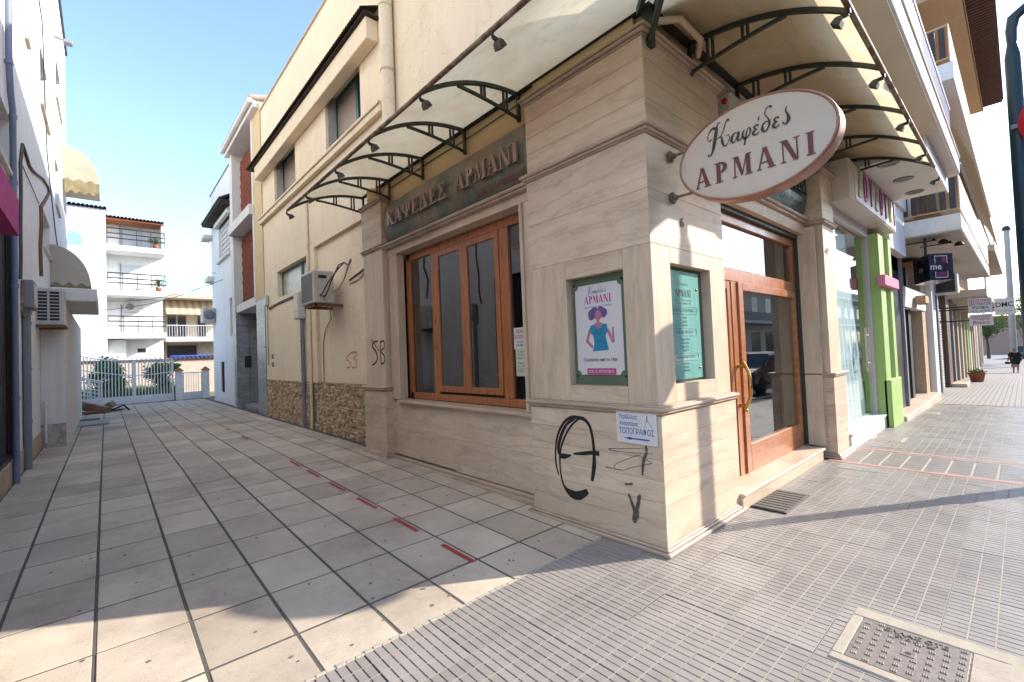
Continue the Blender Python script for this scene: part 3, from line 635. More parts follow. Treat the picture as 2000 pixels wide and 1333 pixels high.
# dark corrugated eave sheet
cs = MB(); n = 96; P0 = []; P1 = []
for k in range(n*2+1):
    y = 6.62+(14.45-6.62)*k/(2*n); z = .028 if k % 2 else 0
    P0.append((3.03,y,7.07+z)); P1.append((3.36,y,7.24+z))
V = P0+P1; m_ = len(P0); cs.add(V, [(k,k+1,m_+k+1,m_+k) for k in range(m_-1)]); cs.add([(x,y,z_-.02) for (x,y,z_) in V], [(k,k+1,m_+k+1,m_+k) for k in range(m_-1)])
cs.box(3.08,3.36,6.62,14.4,7.03,7.045)
cs.build('corrugated_eave', M['roofd'], cafe)
# ------------------------------------------------------------------ CANOPY
S1 = 1.18
def prof(s): return 4.255-.243*s*s-.03*s**4
WX, WY = 3.25, 1.87
can = thing('canopy', 'curved translucent sheet canopy on dark green arched brackets wrapping round the café corner', 'canopy', (2.6,1.3,3.9))
AY = [7.22, 6.28, 5.31, 4.335, 3.38, 2.42]       # bracket stations along the alley
SX = [3.93, 4.95, 6.12, 7.25, 8.33]
NS = 14
def sheet_alley(y0, y1):
    b = MB(); V = []
    for k in range(NS+1):
        s = S1*1.01*k/NS
        ya = max(y0, WY-s) if y0 is not None else WY-s
        V += [(WX-s, ya, prof(s)+.012), (WX-s, y1, prof(s)+.012)]
    b.add(V, [(2*k,2*k+1,2*k+3,2*k+2) for k in range(NS)], 0, True); return b
def sheet_street(x0, x1):
    b = MB(); V = []
    for k in range(NS+1):
        s = S1*1.01*k/NS
        xa = x0 if x0 is not None else WX-s
        V += [(xa, WY-s, prof(s)+.012), (x1, WY-s, prof(s)+.012)]
    b.add(V, [(2*k,2*k+2,2*k+3,2*k+1) for k in range(NS)], 0, True); return b
def seal(pts, parent): MB().tube(pts, .008, 5).build('sheet_seam', M['roofd'], parent)
for a, c in zip(AY[1:-1], AY[:-2]): sheet_alley(a+.004, c-.004).build('canopy_sheet', M['poly'], can)
sheet_alley(None, AY[4]-.004).build('canopy_sheet', M['poly'], can)
sheet_street(None, SX[1]-.004).build('canopy_sheet', M['poly'], can)
for a, c in zip(SX[1:-1], SX[2:]): sheet_street(a+.004, c-.004).build('canopy_sheet', M['poly'], can)
def bracket(fn, name='arched_bracket'):
    """fn(s, z) gives the point at distance s from the wall"""
    b = MB(); N = 18
    def sq(pts, w, h):
        for p, q in zip(pts, pts[1:]): b.bar(p, q, w, h)
    sq([fn(S1*k/N, prof(S1*k/N)-.012) for k in range(N+1)], .034, .034)
    sq([fn(t*.78, 3.985+(prof(.78)-.035-3.985)*math.sin(t*math.pi/2)**.9) for t in [k/10 for k in range(11)]], .026, .026)
    b.bar(fn(.012, 3.96), fn(.012, 4.25), .034, .034, 0, (1,0,0))
    for s in (.17, .215, .46, .50):
        t = s/.78; zl = 3.985+(prof(.78)-.035-3.985)*math.sin(t*math.pi/2)**.9; b.bar(fn(s, zl), fn(s, prof(s)-.02), .02, .02, 0, (1,0,0))
    return b.build(name, M['dgreen'], can)
for y in AY[:-1]: bracket(lambda s, z, y=y: (WX-s, y, z))
for x in SX: bracket(lambda s, z, x=x: (x, WY-s, z))
b = MB(); N = 18
for off in (-.045, .045):
    for k in range(N):
        s0, s1_ = S1*k/N, S1*(k+1)/N
        b.bar((WX-s0+off, WY-s0-off, prof(s0)-.02), (WX-s1_+off, WY-s1_-off, prof(s1_)-.02), .035, .07)
b.bar((WX-.02,WY-.02,3.92),(WX-.02,WY-.02,4.26),.07,.07,0,(1,0,0)); b.bar((WX-.02,WY-.02,3.95),(WX-.55,WY-.55,4.12),.04,.04); b.build('corner_bracket', M['dgreen'], can)
TX, TY, TZ = WX-S1, WY-S1, prof(S1)-.01
MB().tube([(TX,7.28,TZ),(TX,TY,TZ)], .021, 10).build('front_tube', M['rust'], can)
MB().tube([(TX,TY,TZ),(8.40,TY,TZ)], .021, 10).build('front_tube', M['rust'], can)
b = MB(); b.box(WX-.03,WX+.04,WY,7.25,4.262,4.285); b.box(WX-.01,WX+.02,WY,7.25,4.285,4.33,0,.004); b.build('wall_flashing', M['roofd'], can)
b = MB(); b.box(WX,8.35,WY-.04,WY+.04,4.262,4.285); b.build('wall_flashing', M['roofd'], can)
MB().tube([(3.27,6.3,4.15),(3.27,5.0,4.17),(3.268,4.4,4.15),(3.268,3.3,4.17)], .007, 5).build('canopy_cable', M['cable'], can)
MB().tube([(3.3,1.85,4.16),(3.5,1.72,4.2),(3.8,1.70,4.15),(3.95,1.8,4.12)], .028, 8).build('canopy_pipe', M['creampl'], can)
# floodlights hanging from the front tube
def flood(p, n, label):
    t = thing('floodlight', label, 'floodlight', p, 'small floodlights along the canopy edge'); p = Vector(p); n = Vector(n)
    b = MB(); b.tube([p, p-Vector((0,0,.035))], .012, 6); b.bar(p-Vector((0,0,.035)), p-Vector((0,0,.04))+n*.05, .014, .03); b.build('arm', M['dark'], t)
    c = p-Vector((0,0,.062))+n*.06; side = n.cross(Vector((0,0,1))).normalized(); d = (n*.55-Vector((0,0,.8))).normalized(); e = side.cross(d)
    V = []
    for (k, w, h) in ((-.03,.02,.016),(-.01,.032,.027),(.03,.038,.032)): V += [c+d*k+side*(i*w)+e*(j*h) for (i, j) in ((-1,-1),(1,-1),(1,1),(-1,1))]
    F = [(0,3,2,1)]+[(r*4+i, r*4+(i+1)%4, r*4+4+(i+1)%4, r*4+4+i) for r in (0,1) for i in range(4)]+[(8,9,10,11)]
    MB().add(V, F).build('lamp_body', M['lampb'], t)
    q = c+d*.032; MB().add([q+side*(i*.033)+e*(j*.027) for (i, j) in ((-1,-1),(1,-1),(1,1),(-1,1))], [(0,1,2,3)]).build('lamp_glass', M['plain_glass'], t)
al = ['at the far alley end of the canopy tube', 'second from the far alley end of the canopy tube', 'above the left part of the big window', 'above the middle of the raised alley lettering', 'above the end of the raised alley lettering', 'nearest the café corner on the alley side']
for (px, py), l in zip(((560,410),(598,380),(655,332),(720,272),(820,192),(962,75)), al):
    y = A(px, py, 0, TX).y; flood((TX, y, TZ-.015), (1,0,0), 'small floodlight '+l)
sl = ['nearest the corner on the street side of the canopy', 'second from the corner on the street side of the canopy', 'third along the street side, right of the oval sign top', 'fourth along the street side of the canopy', 'at the far street end of the canopy tube']
for (px, py), l in zip(((1658,30),(1725,137),(1772,212),(1806,272),(1832,318)), sl):
    x = A(px, py, 1, TY).x; flood((x, TY, TZ-.015), (0,1,0), 'small floodlight '+l)
# ------------------------------------------------------------------ SIGNS
def stroke(pts, ws):
    """variable-width pen stroke as a polygon strip in 2D: pts through a Catmull-Rom curve"""
    P = [Vector((x, y)) for x, y in pts]; out = []
    for i in range(len(P)-1):
        a, b_, c, d = P[max(i-1,0)], P[i], P[i+1], P[min(i+2,len(P)-1)]
        n = 7
        for k in range(n + (i == len(P)-2)):
            t = k/n; out.append((.5*((2*b_)+(c-a)*t+(2*a-5*b_+4*c-d)*t*t+(3*b_-a-3*c+d)*t**3), ws[i]+(ws[i+1]-ws[i])*t))
    V = []
    for i, (p, w) in enumerate(out):
        d = (out[min(i+1,len(out)-1)][0]-out[max(i-1,0)][0]); d = d.normalized() if d.length else Vector((1,0)); n = Vector((-d.y, d.x)); V += [p+n*w/2, p-n*w/2]
    return V, [(2*i, 2*i+1, 2*i+3, 2*i+2) for i in range(len(out)-1)]
def serif(ch):
    """heavy serif capitals in a box about .8 wide and 1 high: list of polygons"""
    T, H, S = .24, .07, .05         # thick stem, thin stem, serif height
    if ch == 'Ι': return .42, [[(.09,0),(.33,0),(.33,1),(.09,1)], [(0,0),(.42,0),(.42,S),(0,S)], [(0,1-S),(.42,1-S),(.42,1),(0,1)]]
    if ch in 'ΑΔ':
        p = [[(.02,0),(.10,0),(.44,1),(.34,1)], [(.34,1),(.52,1),(.88,0),(.62,0)]]
        if ch == 'Α': p += [[(.17,.28),(.67,.28),(.65,.34),(.19,.34)], [(-.03,0),(.22,0),(.22,S),(-.03,S)], [(.52,0),(.95,0),(.95,S),(.52,S)], [(.28,.96),(.56,.96),(.56,1),(.28,1)]]
        else: p += [[(.0,0),(.9,0),(.88,.1),(.04,.1)]]
        return .92, p
    if ch == 'Ν': return .92, [[(.08,0),(.15,0),(.15,1),(.08,1)], [(.08,1),(.34,1),(.84,0),(.62,0)], [(.77,0),(.84,0),(.84,1),(.77,1)], [(-.02,0),(.26,0),(.26,S),(-.02,S)], [(-.02,1-S),(.3,1-S),(.3,1),(-.02,1)], [(.64,1-S),(.96,1-S),(.96,1),(.64,1)]]
    if ch == 'Μ': return 1.06, [[(.07,0),(.14,0),(.17,1),(.1,1)], [(.1,1),(.34,1),(.58,.12),(.48,0)], [(.48,0),(.56,.1),(.84,1),(.76,1)], [(.76,1),(.98,1),(1.0,0),(.76,0)], [(-.03,0),(.24,0),(.24,S),(-.03,S)], [(-.01,1-S),(.2,1-S),(.2,1),(-.01,1)], [(.66,0),(1.1,0),(1.1,S),(.66,S)], [(.8,1-S),(1.07,1-S),(1.07,1),(.8,1)]]
    if ch == 'Ρ':
        a = [(.30+.42*math.cos(t), .73+.27*math.sin(t)) for t in [math.pi/2-math.pi*k/12 for k in range(13)]]; i = [(.28+.20*math.cos(t), .73+.2*math.sin(t)) for t in [-math.pi/2+math.pi*k/12 for k in range(13)]]
        q = [[a[k], a[k+1], i[11-k], i[12-k]] for k in range(12)]
        return .74, q+[[(.08,0),(.32,0),(.32,1),(.08,1)], [(-.02,0),(.44,0),(.44,S),(-.02,S)], [(-.02,1-S),(.2,1-S),(.2,1),(-.02,1)]]
    if ch == 'Κ': return .9, [[(.08,0),(.32,0),(.32,1),(.08,1)], [(.28,.42),(.36,.42),(.80,1),(.70,1)], [(.36,.54),(.48,.68),(.90,0),(.62,0)], [(-.02,0),(.42,0),(.42,S),(-.02,S)], [(-.02,1-S),(.42,1-S),(.42,1),(-.02,1)], [(.56,1-S),(.9,1-S),(.9,1),(.56,1)], [(.55,0),(.96,0),(.96,S),(.55,S)]]
    if ch == 'Ε': return .76, [[(.08,0),(.32,0),(.32,1),(.08,1)], [(-.02,0),(.70,0),(.70,S+.02),(-.02,S+.02)], [(-.02,.98-S),(.68,.98-S),(.68,1),(-.02,1)], [(.32,.47),(.54,.47),(.54,.53),(.32,.53)], [(.64,0),(.74,0),(.72,.24),(.68,.24)], [(.62,1),(.7,1),(.7,.76),(.66,.76)], [(.5,.38),(.55,.38),(.55,.62),(.5,.62)]]
    if ch == 'Σ': return .8, [[(0,1),(.28,1),(.52,.5),(.36,.46)], [(.36,.5),(.50,.52),(.12,0),(0,0)], [(0,0),(.72,0),(.72,.1),(.04,.1)], [(.1,.9),(.7,.9),(.7,1),(0,1)], [(.66,0),(.78,0),(.76,.27),(.72,.27)], [(.63,1),(.72,1),(.72,.74),(.68,.74)]]
    if ch == 'Ψ':
        a = [(.47+.45*math.cos(t), .62+.34*math.sin(t)) for t in [math.pi+math.pi*k/12 for k in range(13)]]; i = [(.47+.28*math.cos(t), .62+.27*math.sin(t)) for t in [math.pi+math.pi*k/12 for k in range(13)]]
        return .94, [[a[k], a[k+1], i[k+1], i[k]] for k in range(12)]+[[(.36,0),(.58,0),(.58,1),(.36,1)], [(.0,.62),(.2,.62),(.22,.94),(.0,.98)], [(.74,.62),(.92,.62),(.92,.98),(.72,.94)], [(.24,0),(.7,0),(.7,S),(.24,S)], [(.26,1-S),(.68,1-S),(.68,1),(.26,1)]]
    return .45, []
def serif_word(mb, s, org, ex, ey, h, width, m=0, depth=0.0, surf=None, gap=.14):
    ws = [serif(c) for c in s]; tot = sum(w for w, _ in ws)+gap*(len(s)-1); ex, ey = Vector(ex).normalized(), Vector(ey).normalized(); en = ex.cross(ey); sx = width/tot; x = 0; org = Vector(org)
    for (w, polys) in ws:
        for k, pl in enumerate(polys):
            P = [org+ex*((x+u)*sx-width/2)+ey*(v*h)+en*(k*.00012) for u, v in pl]
            if surf: P = [surf(p) for p in P]
            if depth: mb.prism(P, en*depth, m)
            else: mb.add([p+en*.0006 for p in P], [tuple(range(len(P)))], m)
        x += w+gap
SCRIPT = [   # Kafedes in round hand, x to the right, y up, x-height about 1
 ([(1.55,3.0),(1.35,3.12),(1.15,2.85),(.95,2.0),(.62,.7),(.25,-.35),(-.15,-.62),(-.35,-.4)], [.10,.05,.08,.28,.30,.14,.06,.16]),
 ([(1.0,2.45),(.55,2.7),(.0,2.35),(-.3,1.7),(-.05,1.2),(.3,1.45)], [.30,.16,.06,.05,.05,.10]),
 ([(2.75,2.9),(2.6,3.1),(2.35,2.9),(2.0,2.0),(1.55,1.35),(1.1,1.2)], [.18,.08,.06,.07,.06,.04]),
 ([(1.45,1.35),(1.7,1.1),(1.75,.5),(2.0,-.02),(2.45,.15),(2.75,.75),(2.6,1.2),(2.2,1.15)], [.06,.12,.22,.12,.05,.05,.05,.04]),
 ([(3.85,.95),(3.55,1.1),(3.15,.85),(2.98,.35),(3.15,-.02),(3.5,.2),(3.85,.85)], [.05,.06,.18,.22,.10,.05,.05]),
 ([(4.0,1.1),(3.9,.7),(3.8,.2),(3.98,-.02),(4.35,.3)], [.16,.22,.20,.08,.04]),
 ([(4.75,1.05),(4.5,.75),(4.5,.2),(4.85,-.05),(5.3,.25),(5.5,.8),(5.3,1.1),(5.05,.85),(4.85,.1),(4.6,-.8)], [.06,.14,.20,.10,.08,.14,.08,.06,.14,.12]),
 ([(6.5,.95),(6.2,1.12),(5.95,.88),(6.2,.6),(6.35,.57)], [.16,.06,.14,.10,.05]),
 ([(6.3,.57),(5.95,.5),(5.8,.2),(6.1,-.05),(6.55,.2)], [.05,.14,.22,.10,.04]),
 ([(6.5,1.5),(6.62,1.95)], [.04,.13]),
 ([(7.75,.95),(7.35,1.08),(7.0,.75),(6.95,.25),(7.25,-.05),(7.6,.2),(7.85,.8),(7.7,1.35),(7.35,1.9),(7.45,2.45),(7.85,2.7),(8.2,2.5)], [.05,.06,.14,.24,.10,.10,.18,.08,.06,.05,.06,.20]),
 ([(8.95,.95),(8.65,1.12),(8.4,.88),(8.65,.6),(8.8,.57)], [.16,.06,.14,.10,.05]),
 ([(8.75,.57),(8.4,.5),(8.25,.2),(8.55,-.05),(9.0,.2)], [.05,.14,.22,.10,.04]),
 ([(9.9,1.9),(9.75,1.5),(9.95,1.0),(10.05,.45),(9.75,-.02),(9.4,.1),(9.45,.3)], [.04,.08,.14,.26,.12,.06,.16]),
]
def script_word(mb, org, ex, ey, unit, width, m=0, slant=.0):
    ex, ey = Vector(ex).normalized(), Vector(ey).normalized(); en = ex.cross(ey); org = Vector(org); sx = width/10.5
    for k, (pts, ws) in enumerate(SCRIPT):
        V, F = stroke([(x*sx, y*unit) for x, y in pts], [(w*1.35+.02)*unit for w in ws])
        mb.add([org+ex*(v.x-width*.47+slant*v.y)+ey*v.y+en*(.0006+k*.0001) for v in V], F, m)
# oval projecting sign
t = thing('projecting_sign', 'large oval cream sign reading Καφέδες ΑΡΜΑΝΙ with copper rim projecting from the corner pillar', 'sign', (3.54,1.2,2.95))
CY, CZ, RY_, RZ_ = 1.235, 2.955, .535, .345
def oval(k, x, n=48): return [(x, CY+RY_*k*math.cos(2*math.pi*i/n), CZ+RZ_*k*math.sin(2*math.pi*i/n)*(1 if k > .99 else 1)) for i in range(n)]
def ovalring(layers, m, name):
    b = MB(); n = 48
    V = []
    for (dy, x) in layers: V += [(x, CY+(RY_+dy)*math.cos(2*math.pi*i/n), CZ+(RZ_+dy)*math.sin(2*math.pi*i/n)) for i in range(n)]
    b.add(V, [(r*n+i, r*n+(i+1)%n, (r+1)*n+(i+1)%n, (r+1)*n+i) for r in range(len(layers)-1) for i in range(n)], 0, True); return b.build(name, m, t)
ovalring([(-.014,3.460),(-.008,3.452),(0,3.454),(.006,3.470),(.001,3.52),(.006,3.585),(0,3.602),(-.014,3.600)], M['copper'], 'rim')
b = MB(); n = 48
for (x, s) in ((3.459,1),(3.600,-1)):
    V = [(x+s*.000, CY, CZ)]
    rings = [(.5,-.005*s),(.8,-.004*s),(.93,-.001*s),(.985,.004*s)]
    V = [(x-.006*s, CY, CZ)]
    for (k, dx) in rings: V += [(x+dx, CY+RY_*k*math.cos(2*math.pi*i/n), CZ+RZ_*k*math.sin(2*math.pi*i/n)) for i in range(n)]
    F = [(0, 1+(i+1)%n, 1+i) for i in range(n)]+[(1+r*n+i, 1+r*n+(i+1)%n, 1+(r+1)*n+(i+1)%n, 1+(r+1)*n+i) for r in (0,1,2) for i in range(n)]
    b.add(V, F, 0, True)
b.build('sign_face', M['signw'], t)
b = MB(); serif_word(b, 'ΑΡΜΑΝΙ', (3.449,1.235,2.768), (0,-1,0), (0,0,1), .152, .80, gap=.30); b.build('serif_lettering', M['maroon'], t)
b = MB(); script_word(b, (3.449,1.25,3.03), (0,-1,0), (0,0,1), .060, .56); b.build('script_lettering', M['scriptc'], t)
for z in (3.12, 2.775):
    b = MB(); b.tube([(3.50,1.875,z),(3.515,1.60,z)], .012, 8); b.lathe((3.50,1.85,z), [(0,-.0),(.045,0),(.05,.012),(.035,.024),(.0,.03)], 14, 0, 1); b.lathe((3.505,1.815,z), [(.0,0),(.022,.01),(.022,.03),(.012,.035)], 12, 0, 1); b.build('wall_arm', M['rust'], t)
# alley fascia sign: bronze sheet, bulging, with raised letters
t = thing('fascia_sign', 'weathered bronze fascia sign with raised letters ΚΑΨΕΔΕΣ ΑΡΜΑΝΙ over the alley window', 'sign', (3.2,4.7,3.3))
def bulge(u): return .075*math.sin(math.pi*min(1,max(0,u)))**.8
b = MB(); V = []; n = 12; y0, y1, zb_, zt_ = 3.19, 6.33, 3.265, 3.90
for k in range(n+1):
    u = k/n; V += [(3.25-.02-bulge(u), y0, zb_+(zt_-zb_)*u), (3.25-.02-bulge(u), y1, zb_+(zt_-zb_)*u)]
b.add(V, [(2*k,2*k+1,2*k+3,2*k+2) for k in range(n)], 0, True)
for y in (y0, y1): b.add([(3.27,y,zb_)]+[V[2*k+(0 if y == y0 else 1)] for k in range(n+1)]+[(3.27,y,zt_)], [tuple(range(n+3))])
b.build('curved_plate', M['fascia'], t)
MB().box(3.13,3.27,y0,y1,3.262,3.275).build('lower_trim', M['dark'], t)
def on_bulge(p): u = (p.z-zb_)/(zt_-zb_); return Vector((3.25-.045-bulge(u)-.004, p.y, p.z))
for (word, ya, yb) in (('ΚΑΨΕΔΕΣ', 6.14, 4.58), ('ΑΡΜΑΝΙ', 4.38, 3.29)):
    tot = sum(serif(c)[0] for c in word)+.14*(len(word)-1); x = 0; wd = ya-yb
    for ch in word:
        w = serif(ch)[0]; yc = ya-(x+w/2)/tot*wd; b = MB()
        serif_word(b, ch, (0, yc, 3.485), (0,-1,0), (0,0,1), .205, w/tot*wd*.98, 0, .028, on_bulge); b.build('raised_letter', M['letter'], t); x += w+.14
b = MB(); put_text(b, 'ΚΩΝ. Β. ΑΡΜΑΝΙΔΗΣ', (0,3.64,3.375), (0,-1,0), (0,0,1), .10, 0, 0, width=.82, bold=.0)
b.v = [tuple(on_bulge(Vector(p))+Vector((.016,0,0))) for p in b.v]; b.build('painted_lettering', mat('dull_red_letter', (.20,.07,.05), (.16,.05,.04), 8, .6), t)
# street fascia sign over the door
t = thing('fascia_sign', 'green curved fascia sign with dark raised letters over the café door behind the oval sign', 'sign', (6,1.85,3.3))
b = MB(); V = []; x0, x1, zb2, zt2 = 4.5, 7.12, 3.245, 3.90
for k in range(n+1):
    u = k/n; V += [(x0, 1.93-bulge(u), zb2+(zt2-zb2)*u), (x1, 1.93-bulge(u), zb2+(zt2-zb2)*u)]
b.add(V, [(2*k,2*k+2,2*k+3,2*k+1) for k in range(n)], 0, True)
for x in (x0, x1): b.add([(x,1.96,zb2)]+[V[2*k+(0 if x == x0 else 1)] for k in range(n+1)]+[(x,1.96,zt2)], [tuple(range(n+3))])
b.build('curved_plate', M['gfascia'], t)
def on_b2(p): u = (p.z-zb2)/(zt2-zb2); return Vector((p.x, 1.905-bulge(u), p.z))
for (word, xa, xb) in (('ΚΑΨΕΔΕΣ', 4.62, 5.78), ('ΑΡΜΑΝΙ', 5.93, 6.98)):
    tot = sum(serif(c)[0] for c in word)+.14*(len(word)-1); x = 0
    for ch in word:
        w = serif(ch)[0]; xc = xa+(x+w/2)/tot*(xb-xa); b = MB()
        serif_word(b, ch, (xc, 0, 3.50), (1,0,0), (0,0,1), .205, w/tot*(xb-xa)*.98, 0, .028, on_b2); b.build('raised_letter', M['dark'], t); x += w+.14
b = MB(); put_text(b, 'ΚΩΝ. Β. ΑΡΜΑΝΙΔΗΣ', (6.55,0,3.37), (1,0,0), (0,0,1), .10, 0, 0, width=.78, bold=.01)
b.v = [tuple(on_b2(Vector(p))-Vector((0,-.018,0))) for p in b.v]; b.build('painted_lettering', M['scriptc'], t)
# poster in the alley recess
t = thing('poster_board', 'white poster of a woman in teal dress, in the green backed pillar recess', 'poster', (3.22,2.45,1.25))
XB = 3.232
MB().box(XB,XB+.008,2.143,2.752,1.248,2.202).build('green_board', M['postg'], t)
xp = XB-.006; c = .035
def notch(y0, y1, z0, z1, c, x):
    P = []
    for (cy_, cz, a0) in ((y0,z0,0),(y1,z0,90),(y1,z1,180),(y0,z1,270)):
        for k in range(6):
            a = R_(a0+90-90*k/5) if a0 in (0,180) else R_(a0+90-90*k/5)
            P.append((x, cy_+c*math.cos(a), cz+c*math.sin(a)))
    return P
MB().prism(notch(2.215,2.715,1.335,2.135,.04,xp-.004), (.006,0,0)).build('poster_sheet', M['paper'], t)
b = MB()
for (y, z) in ((2.205,1.325),(2.725,1.325),(2.205,2.145),(2.725,2.145)): MB().lathe((xp-.004,y,z), [(.012,0),(.010,-.006),(0,-.008)], 10, 0, 0).build('corner_screw', M['dark'], t)
xf = xp-.0052; EX, EZ = (0,-1,0), (0,0,1)
b = MB(); script_word(b, (xf,2.47,2.055), EX, EZ, .020, .20); b.build('script_print', M['purple'], t); b = MB(); put_text(b, 'από το καλύτερο... ΧΑΡΜΑΝΙ', (xf,2.465,1.935), EX, EZ, .022, width=.30); b.build('small_print', M['purple'], t)
b = MB(); serif_word(b, 'ΑΡΜΑΝΙ', (xf,2.465,1.965), EX, EZ, .068, .29, gap=.12); b.box(xf,xf+.001,2.30,2.61,1.337,1.392); b.build('pink_print', M['pink'], t)
b = MB(); put_text(b, 'Παράδοση από το 1955', (xf,2.465,1.465), EX, EZ, .036, width=.36, bold=.02); b.build('maroon_print', M['maroon'], t)
b = MB(); put_text(b, 'ΚΩΝ. Β. ΑΡΜΑΝΙΔΗΣ', (xf-.0012,2.455,1.363), EX, EZ, .035, width=.27, bold=.01); b.build('white_print', M['paper'], t)
def P2(pts, dx=0): return [(xf-dx, 2.465-u, 1.5+v) for u, v in pts]
b = MB()   # woman: teal dress
b.add(P2([(-.075,.04),(.10,.05),(.085,.12),(.07,.17),(.105,.235),(.085,.275),(.05,.28),(.02,.245),(-.02,.245),(-.05,.28),(-.085,.27),(-.11,.225),(-.085,.205),(-.06,.17),(-.05,.11)]), [tuple(range(15))]); b.build('printed_dress', M['teal'], t)
b = MB(); b.add(P2([(-.11,.228),(-.085,.207),(-.115,.14),(-.065,.085),(-.075,.065),(-.15,.13)],.0002), [tuple(range(6))]); b.add(P2([(.085,.21),(.105,.235),(.14,.165),(.14,.24),(.16,.245),(.165,.12),(.14,.105)],.0002), [tuple(range(7))])
b.add(P2([(-.05,.28),(-.02,.245),(.02,.245),(.05,.28),(.012,.295),(.012,.32),(-.02,.32),(-.02,.295)],.0003), [tuple(range(8))])
b.add(P2([(.0+.036*math.cos(a), .355+.045*math.sin(a)) for a in [k*math.pi/7 for k in range(14)]],.0006), [tuple(range(14))]); b.build('printed_figure', M['skin_p'], t)
b = MB()
for (cx, cy, r) in ((-.06,.37,.048),(.055,.375,.045),(-.035,.40,.035),(.03,.405,.032),(-.075,.345,.03)): b.add(P2([(cx+r*math.cos(a), cy+r*.95*math.sin(a)) for a in [k*math.pi/8 for k in range(16)]],.0004+cx*.001+.0001), [tuple(range(16))])
b.build('printed_hair', M['purple'], t)
b = MB(); b.add(P2([(.095,.235),(.125,.23),(.14,.275),(.09,.28)],.0008), [(0,1,2,3)]); b.build('printed_cup', M['paper'], t)
# mint price board in the street recess
t = thing('price_board', 'mint green gloss board with coffee list recessed in the sunny side of the corner pillar', 'sign', (3.8,1.96,1.3))
YB = 1.965
MB().box(3.44,4.135,YB,YB+.008,1.253,2.234).build('backing', M['postg'], t)
MB().box(3.46,4.04,YB-.02,YB-.012,1.27,2.205,0,.002).build('mint_sheet', M['mint'], t)
b = MB()
for (x, z) in ((3.49,2.06),(3.99,2.06),(3.49,1.36),(3.99,1.36)): MB().lathe((x,YB-.02,z), [(.014,0),(.012,-.008),(0,-.01)], 10, 0, 1).build('corner_screw', M['brass'], t)
yf = YB-.0206; b = MB(); EX2 = (1,0,0)
script_word(b, (3.75,yf,2.085), EX2, EZ, .014, .18); serif_word(b, 'ΑΡΜΑΝΙ', (3.75,yf,1.985), EX2, EZ, .062, .27, gap=.12)
for (s, z, h, w) in (('από το καλύτερο... χαρμάνι',1.955,.02,.30),('Παράδοση από το 1955',1.925,.024,.26),('ΚΑΦΕΔΕΣ ΕΛΛΗΝΙΚΟΙ',1.865,.036,.36),('Ξανθός',1.80,.028,.08),('Σκούρος',1.768,.028,.09),('Ντεκαφεϊνέ',1.736,.028,.10),('ΚΑΦΕΔΕΣ ΦΙΛΤΡΟΥ',1.675,.034,.30),('Αρωματικοί',1.615,.028,.15),('Κολομβίας',1.583,.028,.13),('Βραζιλίας',1.551,.028,.12),('Εσπρέσσο',1.519,.028,.11),('ΕΙΔΗ ΚΑΦΕΚΟΠΤΕΙΟΥ',1.46,.034,.34),('Σοκολάτες',1.405,.026,.12),('Βάφλες',1.375,.026,.09),('Λουκούμια',1.345,.026,.11)):
    put_text(b, s, (3.75,yf,z), EX2, EZ, h, width=w)
for (z, w) in ((1.865,.21),(1.675,.18),(1.46,.20)):
    pts = [(3.75+(w if math.cos(a) > 0 else -w)+.025*math.cos(a), yf, z+.032*math.sin(a)) for a in [k*math.pi/10+.01 for k in range(21)]]
    b.tube(pts, .0018, 4)
b.build('printed_list', M['scriptc'], t)
# surveyor sign
t = thing('surveyor_sign', 'small white sign with blue lettering ΤΟΠΟΓΡΑΦΟΣ and left arrow under the pillar ledge', 'sign', (3.09,2.05,.8))
MB().box(3.088,3.094,1.862,2.228,.805,1.055,0,.001).build('plate', M['paper'], t)
xf = 3.0872; b = MB(); put_text(b, 'Παρδέλλας', (xf,2.115,1.012), EX, EZ, .048, width=.165, bold=.015); put_text(b, 'Αναστάσιος', (xf,2.11,.958), EX, EZ, .046, width=.175, bold=.015); put_text(b, 'ΤΟΠΟΓΡΑΦΟΣ', (xf,2.045,.898), EX, EZ, .066, width=.315, bold=.006)
b.add([(xf,2.16,.845),(xf,2.10,.856),(xf,2.085,.850),(xf,1.93,.851),(xf,1.93,.838),(xf,2.085,.839),(xf,2.10,.832)], [tuple(range(7))]); b.build('blue_print', M['blue'], t)
b = MB(); b.bar((xf,1.945,1.03),(xf,1.945,.985),.006,.002); b.bar((xf,1.945,1.0),(xf,1.975,.935),.002,.001); b.bar((xf,1.945,1.0),(xf,1.90,.935),.002,.001); b.build('compass_drawing', M['grime'], t)
# paper notices in the window
t = thing('window_notice', 'white paper notice with red and black print taped inside the right window pane', 'notice', (3.4,3.6,1.6), 'paper notices on the window pane')
MB().box(3.400,3.402,3.50,3.775,1.60,1.835).build('paper', M['paper'], t)
b = MB(); put_text(b, 'ΠΩΛΕΙΤΑΙ', (3.3993,3.64,1.79), EX, EZ, .05, width=.19, bold=.02); put_text(b, 'Η ΕΠΙΧΕΙΡΗΣΗ', (3.3993,3.64,1.73), EX, EZ, .055, width=.25, bold=.02); b.build('red_print', M['redline'], t)
b = MB(); put_text(b, 'Τηλ. 22310 31399', (3.3993,3.63,1.675), EX, EZ, .032, width=.2, bold=.02); put_text(b, '698 4801 416 43', (3.3993,3.63,1.638), EX, EZ, .032, width=.2, bold=.02); b.build('black_print', M['scriptc'], t)
t = thing('window_notice', 'long yellowed paper notice hanging below the white notice on the window pane', 'notice', (3.4,3.6,1.3), 'paper notices on the window pane')
MB().box(3.401,3.403,3.565,3.755,1.30,1.598).build('paper', M['paper_y'], t)
b = MB()
